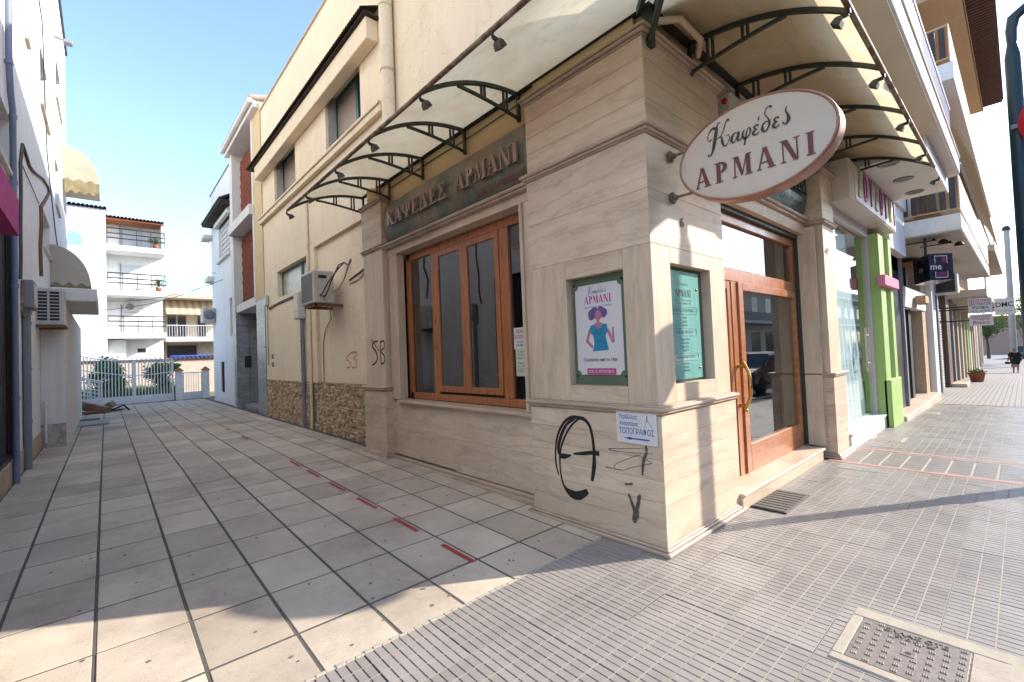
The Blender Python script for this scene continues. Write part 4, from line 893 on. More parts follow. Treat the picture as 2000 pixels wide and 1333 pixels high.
for s, z in (('ΤΟ ΩΡΑΡΙΟ',1.565),('ΤΟΥ ΚΑΤ/ΤΟΣ',1.53),('ΕΙΝΑΙ ΤΟ',1.495),('ΠΡΩΪ',1.44),('8 - 14:00',1.41),('ΑΠΟΓΕΥΜΑ',1.38),('ΚΛΕΙΣΤΟ',1.35)): put_text(b, s, (3.4003,3.66,z), EX, EZ, .028, width=.13, bold=.01)
b.build('black_print', M['scriptc'], t)
# house number
b = MB(); put_text(b, '6', (3.66,1.8762,2.60), EX2, EZ, .11, 0, .003, bold=.01); tag(b.build('house_number', M['dark']), 'dark house number 6 on the pillar under the oval sign arm', 'number')
# ------------------------------------------------------------------ GRAFFITI (sprayed on the walls, children of the building)
def spray(name, strokes, org, ax, m, unit=1.0, parent=cafe, lift=.0012):
    b = MB()
    for k, (pts, ws) in enumerate(strokes):
        V, F = stroke(pts, [w*1.45 for w in ws])
        if ax == 0: b.add([(org[0]-lift-k*.0003, org[1]-v.x*unit, org[2]+v.y*unit) for v in V], F)
        else: b.add([(org[0]+v.x*unit, org[1]-lift-k*.0003, org[2]+v.y*unit) for v in V], F)
    return b.build(name, m, parent)
def soft_spray(name, c, dens=.5):
    m = mat(name, c, tuple(x*.8 for x in c), 15, .75); nt = m.node_tree; b = nt.nodes['Principled BSDF']
    nt.links.new(_ramp(nt, _noise(nt, _vec(nt), 22, 6, .75), .5-dens*.25, .5-dens*.1, 0, 1), b.inputs['Alpha']); return m
SPR, SPT = soft_spray('soft_black_spray', (.018,.017,.016), 1.6), soft_spray('worn_spray', (.10,.08,.07), .35)
SPW = soft_spray('paint_smear', (.50,.44,.38), .3)
cx, cy = 2.93, .0       # circle with a bar, read from the photo at x right = -Y
def px_strokes(lst, plane):
    out = []
    for pts, ws in lst:
        q = []
        for (x, y) in pts: p = A(x, y, 0, plane); q.append((-p.y, p.z))
        out.append((q, ws))
    return out
def C5(x, y): return (1060+x/5.33, 790+y/5.33)      # measured on the zoomed crop
g1 = [([C5(*p) for p in [(400,140),(300,135),(215,200),(155,330),(135,480),(140,620),(170,740)]], [.016,.02,.018,.016,.014,.014,.01]),
      ([C5(*p) for p in [(330,150),(250,210),(195,320),(165,440),(172,520)]], [.02,.018,.024,.024,.02]),
      ([C5(*p) for p in [(380,150),(300,220),(230,340),(190,460),(180,580),(190,720),(225,850),(300,930),(380,950),(470,905)]], [.012,.014,.014,.014,.012,.012,.016,.05,.055,.03]),
      ([C5(*p) for p in [(330,140),(420,150),(485,220),(520,350),(535,500),(535,650),(515,800)]], [.018,.024,.02,.02,.022,.03,.02]),
      ([C5(*p) for p in [(170,535),(230,540),(300,530)]], [.03,.034,.006]), ([C5(*p) for p in [(320,515),(420,512),(520,505),(590,515)]], [.01,.022,.024,.03])]
spray('graffiti', px_strokes(g1, 3.1), (3.1,0,0), 0, SPR)
g2 = [([C5(*p) for p in [(1150,520),(880,500),(720,480),(690,462),(800,462),(1100,460)]], [.003,.004,.005,.006,.004,.003]),
      ([C5(*p) for p in [(1140,610),(1040,560),(1000,530),(900,565),(790,605),(750,640),(755,670),(830,685),(950,655),(1140,615)]], [.004]*10),
      ([C5(*p) for p in [(650,650),(740,670),(830,685)]], [.006,.005,.004])]
spray('scribble', px_strokes(g2, 3.1), (3.1,0,0), 0, M['grime'])
g3 = [([C5(*p) for p in [(1075,430),(1080,500),(1050,600),(1040,740)]], [.010,.018,.018,.010]), ([C5(*p) for p in [(960,1060),(975,1110),(970,1160),(950,1230)]], [.02,.035,.04,.02]),
      ([C5(*p) for p in [(895,930),(930,1020),(960,1120)]], [.012,.018,.02]), ([C5(*p) for p in [(1010,940),(995,1040),(975,1130)]], [.02,.022,.02]), ([C5(*p) for p in [(860,830),(940,828)]], [.012,.012])]
spray('graffiti', px_strokes(g3, 3.1), (3.1,0,0), 0, SPT, lift=.0042)
def C4(x, y): return (400+x/2.665, 400+y/2.665)
g5 = [([C4(*p) for p in [(792,770),(770,768),(742,790),(740,805),(758,825),(755,845),(738,852)]], [.018]*7), ([C4(*p) for p in [(770,775),(788,768),(790,785),(774,800),(789,815),(788,845),(768,850)]], [.018]*7)]
spray('red_graffiti', px_strokes(g5, 3.42), (3.42,0,0), 0, M['redspray'])
g6 = [([C4(*p) for p in [(862,700),(880,720),(905,760)]], [.01,.014,.008]), ([C4(*p) for p in [(900,712),(882,715),(872,735),(893,770),(898,805),(885,828),(870,835)]], [.018,.02,.022,.024,.024,.02,.012]), ([C4(*p) for p in [(905,757),(906,762)]], [.03,.03]),
      ([C4(*p) for p in [(916,715),(916,770),(918,830)]], [.016,.018,.018]), ([C4(*p) for p in [(912,715),(932,712),(934,745),(918,762),(936,790),(935,820),(918,832)]], [.016]*7)]
spray('graffiti', px_strokes(g6, 3.14), (3.14,0,0), 0, SPR)
# ------------------------------------------------------------------ BALCONY ABOVE THE CANOPY (part of the café building)
MB().box(3.38,10.9,.58,1.96,4.30,4.57,0,.01).build('balcony_slab', M['white2'], cafe)
MB().box(3.38,10.88,.60,1.95,4.285,4.30).build('balcony_soffit', M['slabw'], cafe)
MB().box(3.38,10.9,.565,.60,4.56,4.60,0,.004).build('slab_nosing', M['beige'], cafe)
b = MB()
b.bar((3.42,.66,5.40),(10.8,.66,5.40),.04,.025); b.bar((3.42,.66,4.66),(10.8,.66,4.66),.03,.02)
x = 3.45
while x < 10.8: b.bar((x,.66,4.57 if int(x*10) % 12 == 0 else 4.66),(x,.66,5.40),.016,.016,0,(1,0,0)); x += .1
for y in [1.95-.1*k for k in range(13)]: b.bar((10.8,y,4.66),(10.8,y,5.40),.016,.016,0,(1,0,0))
b.bar((10.8,.66,5.40),(10.8,1.95,5.40),.04,.025)
b.build('balcony_railing', mat('lilac_railing', (.34,.30,.42), (.25,.33,.42), 1.2, .5), cafe)['kind'] = 'stuff'
# ------------------------------------------------------------------ GLASS SHOP NEXT DOOR
shop = thing('glass_fronted_shop', 'white shop with glass display window, lime green posts and colourful letters over its entrance', 'shop', (9.5,1.9,0))
ceil = MB(); ceil.box(8.36,11.05,.77,1.56,4.10,4.29,0,.006); ceil.build('projecting_ceiling', M['white2'], shop)
MB().box(8.36,11.07,.745,.775,4.06,4.30).build('ceiling_edge', M['white'], shop)
for (px, py) in ((1735,321),(1764,351),(1786,376)):
    p = A(px, py, 2, 4.09); b = MB(); b.lathe((p.x,p.y,4.085), [(.13,.012),(.13,0),(.105,-.004),(.09,.01),(0,.012)], 24); b.build('recessed_downlight', mat('downlight_glass', (.22,.19,.17), (.18,.15,.14), 8, .3), shop)
sb = MB(); sb.box(7.74,11.15,1.50,1.95,3.53,4.10,0,.008); sb.build('sign_box', M['slabw'], shop)
MB().box(8.02,11.1,1.488,1.505,3.56,4.07).build('sign_backing', M['paper'], shop)
lets = 'ΖΟΥΖΟΥΝΙ'
for k, ch in enumerate(lets):
    b = MB(); x = 8.24+k*.385; put_text(b, ch, (x,1.487,3.81), (1,0,0), (0,0,1), .60, 0, .008, bold=.0, sx=.52); b.build('sign_letter', M['letter_gr'] if k % 3 == 0 else M['letter_pk'], shop)
b = MB(); b.box(7.76,10.2,1.66,2.2,-.05,.20,0,.006); b.box(7.76,10.2,1.64,2.2,.20,.235,0,.006); b.build('display_plinth', M['white2'], shop)
MB().box(7.8,10.18,1.79,1.80,.235,3.40).build('display_glass', glass('display_glass', (.94,.97,.96), 1.35), shop)
b = MB(); b.box(7.76,10.2,1.76,1.82,3.36,3.53,0,.003); b.box(10.13,10.2,1.76,1.86,.235,3.36,0,.003); b.build('window_frame', M['slabw'], shop)
b = MB(); b.box(7.76,13,3.6,3.8,0,3.4); b.box(7.76,13,1.9,3.8,3.4,3.44); b.box(7.6,7.76,1.95,3.8,0,3.4); b.build('interior_walls', M['beige'], shop)
MB().box(8.9,10.12,2.35,2.4,.1,3.4).build('inner_partition', mat('taupe_partition', (.36,.27,.20), (.32,.24,.18), 3, .8), shop)
cur = MB(); V = []; 
for k in range(25): V += [(8.35+k*.070, 1.90+.018*math.sin(k*1.7), .26), (8.25+k*.040, 1.90+.014*math.sin(k*1.7), 3.3)]
cur.add(V, [(2*k,2*k+1,2*k+3,2*k+2) for k in range(24)], 0, True); cur.build('pale_curtain', mat('pale_curtain_cloth', (.70,.74,.72), (.52,.62,.63), 3, .9), shop)
b = MB(); b.tube([(9.55,1.76,1.0),(9.55,1.76,1.75)], .014, 8); b.tube([(9.75,1.76,1.0),(9.75,1.76,1.75)], .014, 8); b.tube([(9.55,1.76,1.62),(9.75,1.76,1.62)], .012, 8); b.tube([(9.55,1.76,1.15),(9.75,1.76,1.15)], .012, 8); b.build('door_pull', M['cement'], shop)
for (x0, x1, y0) in ((10.2,10.62,1.62),(10.95,11.2,1.60)): MB().box(x0,x1,y0,1.95,-.02,3.42,0,.006).build('lime_post', M['lime'], shop)
MB().box(10.62,10.95,1.66,2.2,-.02,3.42,0,.004).build('white_post', M['white2'], shop)
MB().box(10.2,11.2,1.56,1.66,-.05,.82,0,.006).build('lime_base', M['lime'], shop)
MB().box(10.05,11.35,1.53,1.64,2.48,2.66,0,.006).build('pink_crossbar', M['pinkbar'], shop)
MB().box(11.2,13.0,1.60,2.2,3.30,4.28).build('white_gable', M['white'], shop)
MB().box(11.05,14.0,1.55,6,4.28,8.6).build('upper_mass', M['white2'], shop)
MB().box(7.76,13,2.6,6,3.44,4.3).build('rear_mass', M['white2'], shop)
# ------------------------------------------------------------------ BROWN FRONTED BUILDING WITH BALCONIES
me_ = thing('balcony_building', 'tall tan apartment building with white balcony slabs, dark boarded railings and brown awning', 'building', (20,2,-.2))
MB().box(11.35,13.0,1.75,1.85,-.02,3.35,0,.004).build('brown_door_panel', M['brownd'], me_)
MB().box(13.0,13.12,1.70,2.1,-.08,3.35).build('door_jamb', M['greypl'], me_)
MB().box(11.35,13.1,1.75,2.6,3.0,3.3).build('door_lintel', M['tan'], me_)
b = MB(); b.box(11.25,16.6,1.52,2.1,-.25,.06,0,.01); b.build('entrance_step', M['trav'], me_)
MB().box(13.12,42,2.3,7,-1.2,3.7).build('rear_wall', M['beige'], me_)
for (x0,x1) in ((13.15,13.6),(14.0,14.35),(14.75,15.1)): MB().box(x0,x1,1.85,1.95,-.05,3.3,0,.004).build('black_window_post', M['black'], me_)
MB().box(13.12,16.2,2.0,2.04,.0,3.4).build('shop_glass', M['plain_glass'], me_)
for k in range(22): MB().box(15.1,16.2,1.96,1.985,.1+k*.085,.18+k*.085,0,.006).build('shutter_slat', M['greypl'], me_)
MB().box(13.1,16.7,1.72,1.9,2.25,2.72,0,.006).build('plaster_beam', M['white2'], me_)
MB().box(16.2,17.0,1.75,2.3,-.25,3.6,0,.006).build('tan_pier', M['tan'], me_)
MB().box(17.0,17.7,1.62,2.3,-.25,3.7,0,.008).build('white_pier', M['white2'], me_)
MB().box(14.6,15.2,1.5,1.7,2.35,2.55,0,.02).build('lamp_box', M['tan'], me_)
MB().box(17.7,19.3,1.95,2.0,-.3,3.6).build('dark_shop_glass', M['plain_glass'], me_)
MB().box(19.3,19.6,1.72,2.1,-.3,3.0).build('grey_post', M['greypl'], me_)
sh = MB()
z = -.3
for k in range(30): MB().box(19.6,22.0,1.88,1.92,z+k*.095,z+k*.095+.085,0,.012).build('shutter_slat', M['shutter'], me_)
MB().box(22.0,23.0,1.75,2.2,-.4,3.2,0,.004).build('rust_brown_door', mat('rust_brown_door', (.13,.07,.05), (.1,.055,.04), 4, .6), me_)
for x0, m_ in ((23.6,'terra'),(26,'greypl'),(28.5,'tan'),(31,'shutter'),(33.5,'tan'),(36,'lime'),(38.5,'white2'),(41,'tan'),(44,'beige'),(48,'white2'),(53,'tan'),(58,'beige')):
    z = street_z(x0); yy = 1.8+max(0, x0-20)*.016
    MB().box(x0,x0+.5,yy,yy+.5,z,z+3.4,0,.01).build('shop_pier', M[m_], me_)
    MB().box(x0+.5,x0+2.6,yy+.35,yy+.4,z,z+3.0).build('dark_shopfront', M['plain_glass'] if m_ in ('greypl','tan') else M['brownd'], me_)
# balconies
b = MB(); b.box(13.0,24.8,.72,2.3,3.72,4.05,0,.01); b.build('balcony_slab', M['white2'], me_)
MB().box(13.02,24.8,.74,2.3,3.705,3.72).build('balcony_soffit', M['slabw'], me_)
MB().box(13.0,30,.68,2.3,6.82,7.18,0,.01).build('balcony_slab', M['white'], me_)
for (z, n_) in ((4.05,'low'),(7.18,'high')):
    for k in range(9):
        y = .78+k*.15; MB().box(13.02,13.05,y,y+.095,z+.12,z+.75,0,.004).build('railing_board', M['brownd'], me_)
    b = MB(); b.bar((13.03,.74,z+.78),(13.03,2.2,z+.78),.04,.04); b.bar((13.03,.74,z+.1),(13.03,2.2,z+.1),.03,.03); b.build('railing_end_frame', M['tan'], me_)
    MB().box(13.0,24.5 if z < 5 else 29.8,.715,.735,z+.06,z+.80).build('railing_screen', mat('pinkish_screen', (.62,.44,.34), (.56,.40,.31), 3, .8), me_)
MB().box(13.3,40,2.1,8,3.7,11.9).build('facade_wall', M['tan'], me_)
MB().box(18.8,30.2,.72,8,11.8,12.1).build('roof_soffit', M['tan'], me_)
MB().box(18.8,30.2,.70,.74,11.8,12.3).build('soffit_edge', M['tan'], me_)
eb = MB()
for k in range(60): eb.box(18.9+k*.185,18.98+k*.185,.10,.72,11.86,11.93)
for k in range(110): eb.lathe((18.85+k*.1,.06,11.95), [(.05,-.0),(.05,.62)], 6, 0, 1)
eb.box(18.8,29.7,.1,.72,11.94,11.97)
eb.build('tiled_eave', mat('dark_clay_eave', (.14,.07,.055), (.09,.05,.04), 9, .9), me_)['kind'] = 'stuff'
aw = MB(); V = []
for k in range(13):
    x = 13.4+k*1.25; V += [(x,1.15,6.80),(x,.80,6.1),(x,.50,5.15+(.03 if k % 2 else 0))]
aw.add(V, [(3*k+j,3*k+j+1,3*k+4+j,3*k+3+j) for k in range(12) for j in (0,1)], 0, False); aw.build('brown_awning', M['cloth_b'], me_)
b = MB(); b.tube([(13.5,1.3,6.4),(13.9,.70,5.15)], .02, 6); b.tube([(13.4,.7,5.15),(28.4,.7,5.15)], .025, 6); b.build('awning_arm', M['white'], me_)
for (y, x) in ((1.35,13.6),(1.15,14.3)):
    b = MB(); b.bar((x,y-.2,3.66),(x+.02,y+.35,3.66),.03,.02); b.bar((x,y-.15,3.70),(x,y-.15,3.66),.05,.05); b.lathe((x,y-.3,3.58), [(.09,0),(.07,.05),(.03,.08)], 12); b.build('soffit_lamp', M['black'], me_)
# far pale buildings closing the row
fb = thing('terrace_building', 'cream balcony building beyond the tan building along the sidewalk', 'building', (34,3,-1))
MB().box(30.5,46,2.6,9,-1.2,9).build('wall', M['beige'], fb)
MB().box(25.5,45,.85,2.6,3.05,3.35,0,.01).build('balcony_slab', M['beige'], fb); MB().box(25.5,45,.85,.9,3.35,4.1).build('balcony_panel', M['trav'], fb)
MB().box(32,46,.7,2.6,5.6,5.9,0,.01).build('balcony_slab', M['beige'], fb); MB().box(32,46,.7,.74,5.9,6.6).build('balcony_panel', M['white2'], fb)
b = MB(); b.bar((26,.88,4.2),(45,.88,4.2),.04)
for k in range(40): b.bar((26+k*.45,.88,3.35),(26+k*.45,.88,4.2),.02,.02,0,(1,0,0))
b.build('railing', M['dark'], fb)
pb = thing('distant_building', 'small pale pink building closing the street behind the walking person', 'building', (95,2,-1))
MB().box(90,110,-4,6,-1.4,3.6).build('wall', mat('pink_plaster', (.50,.30,.22), (.45,.27,.2), 2, .9), pb); MB().box(89.5,110,-4.4,6.4,3.6,4.0).build('roof', M['terra'], pb)
# hanging cube sign
t = thing('cube_sign', 'black hanging box sign with white letters me and magenta squares under the balcony', 'sign', (13.3,1.2,3))
c0, c1, c2 = Vector((13.0,1.245,2.74)), Vector((13.35,.905,2.74)), Vector((13.8,1.59,2.74)); c3 = c1+c2-c0
MB().prism([c0,c1,c3,c2][::-1], (0,0,.56)).build('box', M['navy'], t)
MB().bar((13.35,1.32,3.30),(13.35,1.32,3.72),.05).build('hanging_pole', M['dark'], t)
ex = (c1-c0).normalized(); ey = Vector((0,0,1)); en = ex.cross(ey); mid = (c0+c1)/2+Vector((0,0,.28))+en*.004
b = MB(); put_text(b, 'me', mid+ex*-.11, ex, ey, .19, bold=.01)
for (u0,u1,v0,v1) in ((-.13,.13,.22,.235),(-.13,-.117,.07,.235),(.117,.13,.07,.235),(-.13,.13,-.235,-.22),(-.13,-.117,-.235,-.1),(.117,.13,-.235,-.1)): b.add([mid+ex*u+ey*v for u, v in ((u0,v0),(u1,v0),(u1,v1),(u0,v1))], [(0,1,2,3)])
b.build('white_lettering', M['paper'], t)
b = MB()
for (u0,u1,v0,v1) in ((.0,.1,.09,.21),(-.1,.1,-.2,-.11)): b.add([mid+ex*u+ey*v+en*.002 for u, v in ((u0,v0),(u1,v0),(u1,v1),(u0,v1))], [(0,1,2,3)])
b.build('magenta_squares', mat('dark_magenta', (.20,.02,.10), (.16,.02,.08), 5, .4), t)
exl = (c0-c2).normalized(); mid = (c0+c2)/2+Vector((0,0,.28))+exl.cross(ey)*.004
b = MB(); put_text(b, 'me', mid, exl, ey, .17, bold=.01); b.build('side_lettering', M['slabw'], t)
# three projecting signs farther on
def psign(x, y0, y1, z0, z1, lines, label, m='paper'):
    t = thing('shop_sign', label, 'sign', (x,(y0+y1)/2,z0), 'projecting shop signs farther along')
    MB().box(x,x+.12,y0,y1,z0,z1,0,.006).build('panel', M[m], t); MB().bar((x+.06,y1,(z0+z1)/2),(x+.06,2.2,(z0+z1)/2),.04).build('wall_arm', M['dark'], t)
    for s, zz, h, mm, w in lines:
        b = MB(); put_text(b, s, (x-.002,(y0+y1)/2,zz), (0,-1,0), (0,0,1), h, width=w, bold=.02); b.build('lettering', M[mm], t)
psign(20,.575,1.085,2.21,2.67,(('ΕΡΓΑΣΤΗΡΙΟ',2.59,.11,'redline',.46),('ΚΕΝΤΗΜΑΤΩΝ',2.49,.11,'redline',.46),('ΨΙΛΙΚΑ',2.38,.11,'scriptc',.36),('νήματα - υφάσματα',2.28,.06,'grime',.42)),'white sign with red words ΕΡΓΑΣΤΗΡΙΟ ΚΕΝΤΗΜΑΤΩΝ, upper left of the three')
psign(20.3,.12,.535,2.12,2.63,(('DMC',2.43,.20,'scriptc',.37),('κλωστές',2.25,.09,'lime',.3)),'white sign with black letters DMC over green words')
psign(20,.57,1.08,1.83,2.18,(('ΕΠΙΔΙΟΡΘΩΣΕΙΣ',2.10,.08,'redline',.42),('ΠΑΠΛΩΜΑΤΩΝ',2.02,.08,'redline',.36),('Βούλα',1.92,.12,'redline',.36)),'white sign with red words and Βούλα, lowest of the three')
t = thing('air_conditioner', 'beige outdoor air conditioner above the far beam on the shop row', 'air conditioner', (18,1.6,2.75), None)
MB().box(17.9,18.4,1.15,1.65,2.75,3.35,0,.02).build('casing', M['acw'], t); MB().box(17.885,17.9,1.2,1.6,2.8,3.3).build('dark_grille', M['dark'], t)
# planters
t = thing('plant_pot', 'terracotta plant pot with flowers standing on the sidewalk beside the shop steps', 'plant', (26.5,1.38,street_z(26.5))); zz = street_z(26.5)
MB().lathe((26.5,1.32,zz), [(0,0),(.17,0),(.20,.06),(.24,.30),(.28,.32),(.28,.38),(.23,.38),(.2,.32),(0,.32)], 20).build('pot', M['terra'], t)
def leaves(m, n, fn, size, seed, name, parent, kind=True):
    rnd = random.Random(seed); b = MB()
    for _ in range(n):
        p = Vector(fn(rnd)); d = Vector((rnd.gauss(0,1),rnd.gauss(0,1),rnd.gauss(0,.8))).normalized(); e = d.orthogonal().normalized(); f = d.cross(e); s = size*rnd.uniform(.6,1.3)
        b.add([p-e*s, p-f*s*.45+d*s*.15, p+e*s, p+f*s*.45+d*s*.15], [(0,1,2,3)])
    o = b.build(name, m, parent)
    if kind: o['kind'] = 'stuff'
    return o
leaves(M['leaf2'], 160, lambda r: (26.5+r.gauss(0,.11),1.32+r.gauss(0,.11),zz+.38+abs(r.gauss(0,.07))), .05, 1, 'foliage', t)
t = thing('door_steps', 'two low cream steps before the brown door next to the plant pot', 'steps', (22.5,1.5,-.3)); MB().box(22.2,23.3,1.35,1.75,-.45,-.13,0,.01).build('lower_step', M['trav'], t)
# person walking
def person():
    ox, oy, oz = 44.5, .40, -1.02; H = 1.60
    t = thing('person', 'person in black t-shirt and dark knee shorts walking this way, carrying a dark bag', 'person', (ox,oy,oz))
    # local: x toward camera is -X, left/right along Y (camera right = -Y)
    def L(f, s, z): return (ox-f, oy-s, oz+z)         # forward, to the viewer's right, up
    J = {'pelvis':(0,0,.84,.17), 'belly':(.04,0,.98,.21), 'chest':(.0,0,1.18,.18), 'neck':(.02,0,1.34,.06), 'head':(.04,0,1.44,.085), 'crown':(.04,0,1.53,.07),
         'shl':(0,-.17,1.27,.065),'ell':(-.03,-.27,1.05,.05),'wrl':(.03,-.33,.84,.035),'hal':(.05,-.34,.76,.035),
         'shr':(0,.17,1.27,.065),'elr':(-.05,.26,1.04,.05),'wrr':(.04,.27,.84,.035),'har':(.06,.27,.76,.035),
         'hipl':(.0,-.10,.78,.12),'knl':(.10,-.10,.46,.07),'anl':(.10,-.10,.08,.04),'tol':(.24,-.11,.03,.035),
         'hipr':(.0,.10,.78,.12),'knr':(-.02,.10,.46,.07),'anr':(-.14,.09,.10,.04),'tor':(-.02,.09,.03,.035)}
    E = [('pelvis','belly'),('belly','chest'),('chest','neck'),('neck','head'),('head','crown'),('chest','shl'),('shl','ell'),('ell','wrl'),('wrl','hal'),('chest','shr'),('shr','elr'),('elr','wrr'),('wrr','har'),
         ('pelvis','hipl'),('hipl','knl'),('knl','anl'),('anl','tol'),('pelvis','hipr'),('hipr','knr'),('knr','anr'),('anr','tor')]
    def skin(names, edges, m, name, grow=0):
        ids = {n: i for i, n in enumerate(names)}; me = bpy.data.meshes.new(name); me.from_pydata([L(*J[n][:3]) for n in names], [(ids[a], ids[b]) for a, b in edges], [])
        me.materials.append(m); o = bpy.data.objects.new(name, me); link(o, t); s = o.modifiers.new('skin', 'SKIN'); sv = me.skin_vertices[0].data
        for n in names: sv[ids[n]].radius = (J[n][3]+grow,)*2
        sv[0].use_root = True; o.modifiers.new('sub', 'SUBSURF').render_levels = 2
        for p in me.polygons: p.use_smooth = True
        s.use_smooth_shade = True; return o
    skin(list(J), E, M['skin'], 'body')
    skin(['belly','pelvis','chest','shl','shr','ell','elr'], [('pelvis','belly'),('belly','chest'),('chest','shl'),('chest','shr'),('shl','ell'),('shr','elr')], M['shirt'], 'tshirt', .055)
    J['knl'] = (.09,-.10,.50,.08); J['knr'] = (-.01,.10,.50,.08)
    skin(['pelvis','hipl','hipr','knl','knr'], [('pelvis','hipl'),('pelvis','hipr'),('hipl','knl'),('hipr','knr')], M['shorts'], 'shorts', .05)
    b = MB(); c = L(.04,0,1.49)
    b.lathe(c, [(.088,0),(.094,.04),(.075,.085),(.0,.10)], 12); b.build('hair', mat('grey_hair', (.3,.22,.18), (.25,.18,.15), 20, .9), t)
    b = MB(); x, y, z = L(.11,-.035,1.47); b.box(x-.006,x,y-.006,y+.006,z-.004,z+.004); x, y, z = L(.11,.035,1.47); b.box(x-.006,x,y-.006,y+.006,z-.004,z+.004); b.build('eyes', M['black'], t)
    for s, f in ((-.11,.2),(.09,-.04)): x, y, z = L(f,s,0); MB().box(x-.10,x+.12,y-.05,y+.05,z,z+.05,0,.02).build('sandal', M['redline'], t)
    b = MB(); x, y, z = L(.06,-.36,.56); b.box(x-.05,x+.05,y-.14,y+.12,z,z+.15,0,.03); t2 = thing('handbag', 'dark handbag hanging from the walking person\'s hand', 'bag', (x,y,z)); b.build('pouch', M['black'], t2); MB().tube([(x,y-.05,z+.15),(x,y-.02,z+.21),(x,y+.03,z+.15)], .008, 6).build('strap', M['black'], t2)
person()
# street pole with red sign and lamp
t = thing('lamp_post', 'dark teal street lamp post with elbow arm at the right edge of the photo', 'lamp', (6.9,.02,0))
MB().tube([(6.9,-.07,0),(6.9,-.07,.6),(6.9,-.07,.62),(6.9,-.07,4.35),(6.9,-.07,4.5)], [.10,.10,.075,.062,.036], 16).build('post', M['pole'], t)
MB().tube([(6.9,-.07,4.42),(6.9,-.07,4.62),(6.9,-.09,4.74),(6.9,-.17,4.80),(6.9,-.9,4.86)], [.036,.045,.05,.045,.03], 12).build('arm', M['pole'], t)
MB().lathe((6.9,-1.1,4.72), [(0,0),(.22,.02),(.26,.08),(.16,.2),(.05,.24),(0,.24)], 18).build('lamp_head', M['pole'], t)
t = thing('round_road_sign', 'red round road sign fixed to the teal lamp post, cut by the frame', 'sign', (6.8,-.2,3.4))
b = MB(); b.lathe((6.80,-.37,3.62), [(.0,0),(.30,.0),(.305,.012),(.30,.02),(0,.02)], 36, 0, 0); b.build('disc', M['redsign'], t); MB().box(6.79,6.798,-.55,-.19,3.57,3.67).build('white_bar', M['paper'], t); MB().bar((6.83,-.02,3.62),(6.83,-.2,3.62),.04).build('clamp', M['greypl'], t)
t = thing('utility_pole', 'pale concrete utility pole far along the sidewalk with dark cap', 'pole', (52,.5,-1.05)); MB().tube([(52,.52,-1.05),(52,.45,9.5)], [.2,.17], 10).build('shaft', M['concrete'], t); MB().lathe((52,.45,9.5), [(.24,0),(.26,.2),(.16,.35),(0,.36)], 12).build('cap', M['dark'], t)
def tree(x, y, z0, h, r, label, seed, m='leaf', n=2600, group=None, sz=.09):
    t = thing('street_tree', label, 'tree', (x,y,z0), group); rnd = random.Random(seed)
    b = MB(); b.tube([(x,y,z0),(x+.05,y,z0+h*.3),(x,y+.08,z0+h*.55)], [.16,.12,.08], 8)
    blobs = []
    for k in range(9):
        a = rnd.uniform(0,6.28); d = rnd.uniform(.1,.75)*r; c = Vector((x+d*math.cos(a), y+d*math.sin(a), z0+h*rnd.uniform(.5,.92))); blobs.append((c, r*rnd.uniform(.32,.55)))
        b.tube([(x,y+.05,z0+h*.45),((x+c.x)/2,(y+c.y)/2,(z0+h*.5+c.z)/2),c], [.06,.04,.02], 5)
    b.build('trunk', M['bark'], t)
    def f(q):
        c, s = q.choice(blobs); v = Vector((q.gauss(0,1),q.gauss(0,1),q.gauss(0,1))).normalized(); return c+v*s*q.uniform(.55,1.05)
    leaves(M[m], n, f, sz, seed, 'crown', t)
tree(60,-.3,-1.2,6.2,2.3,'green street tree beyond the utility pole at the far end of the street',3,'leaf2')
tree(70,2.5,-1.2,5.0,2.2,'darker street tree behind the first one at the far end of the street',4,'leaf')
cars = thing('parked_car', 'small dark car parked at the very far end of the street', 'car', (70,0,-1.1)); b = MB()
b.prism([(68,-.9,-1.0),(72,-.9,-1.0),(72,-.9,-.4),(71,-.9,-.3),(70.5,-.9,.25),(69,-.9,.25),(68.3,-.9,-.35),(68,-.9,-.5)], (0,1.7,0)); b.build('body', M['navy'], cars)
for x in (68.8,71.2): MB().lathe((x,-.92,-1.0), [(0,0),(.3,0),(.3,1.74),(0,1.74)], 14, 0, 1).build('wheel', M['rubber'], cars)
# ------------------------------------------------------------------ FITTINGS ON THE YELLOW ALLEY WALL
def split_ac(x0, x1, y0, y1, z0, z1, face, label, loc, side_pipes=True):
    """outdoor unit; face is the side of the fan grille: '-x', '-y' or '+x'"""
    t = thing('air_conditioner', label, 'air conditioner', loc)
    MB().box(x0,x1,y0,y1,z0,z1,0,.018).build('casing', M['acw'], t)
    return t
t = split_ac(2.86,3.24,8.62,9.32,2.64,3.25,'-x','white outdoor air conditioner with dangling hoses on the yellow wall',(3.05,8.95,2.62))
b = MB(); b.box(2.850,2.862,8.68,9.28,2.69,3.21,0,.006)
for k in range(24): b.box(2.843,2.851,8.70,9.26,2.705+k*.0205,2.715+k*.0205)
b.build('fan_guard', mat('grey_grille', (.30,.28,.26), (.24,.22,.2), 6, .6), t)
b = MB(); b.box(2.95,3.10,8.612,8.625,3.10,3.16,0,.003); b.build('recessed_grip', M['dark'], t)
b = MB(); b.box(2.9,3.42,8.66,8.70,2.58,2.635); b.box(2.9,3.42,9.22,9.26,2.58,2.635); b.box(2.9,2.94,8.66,9.26,2.585,2.63); b.build('rusty_bracket', M['rustf'], t)
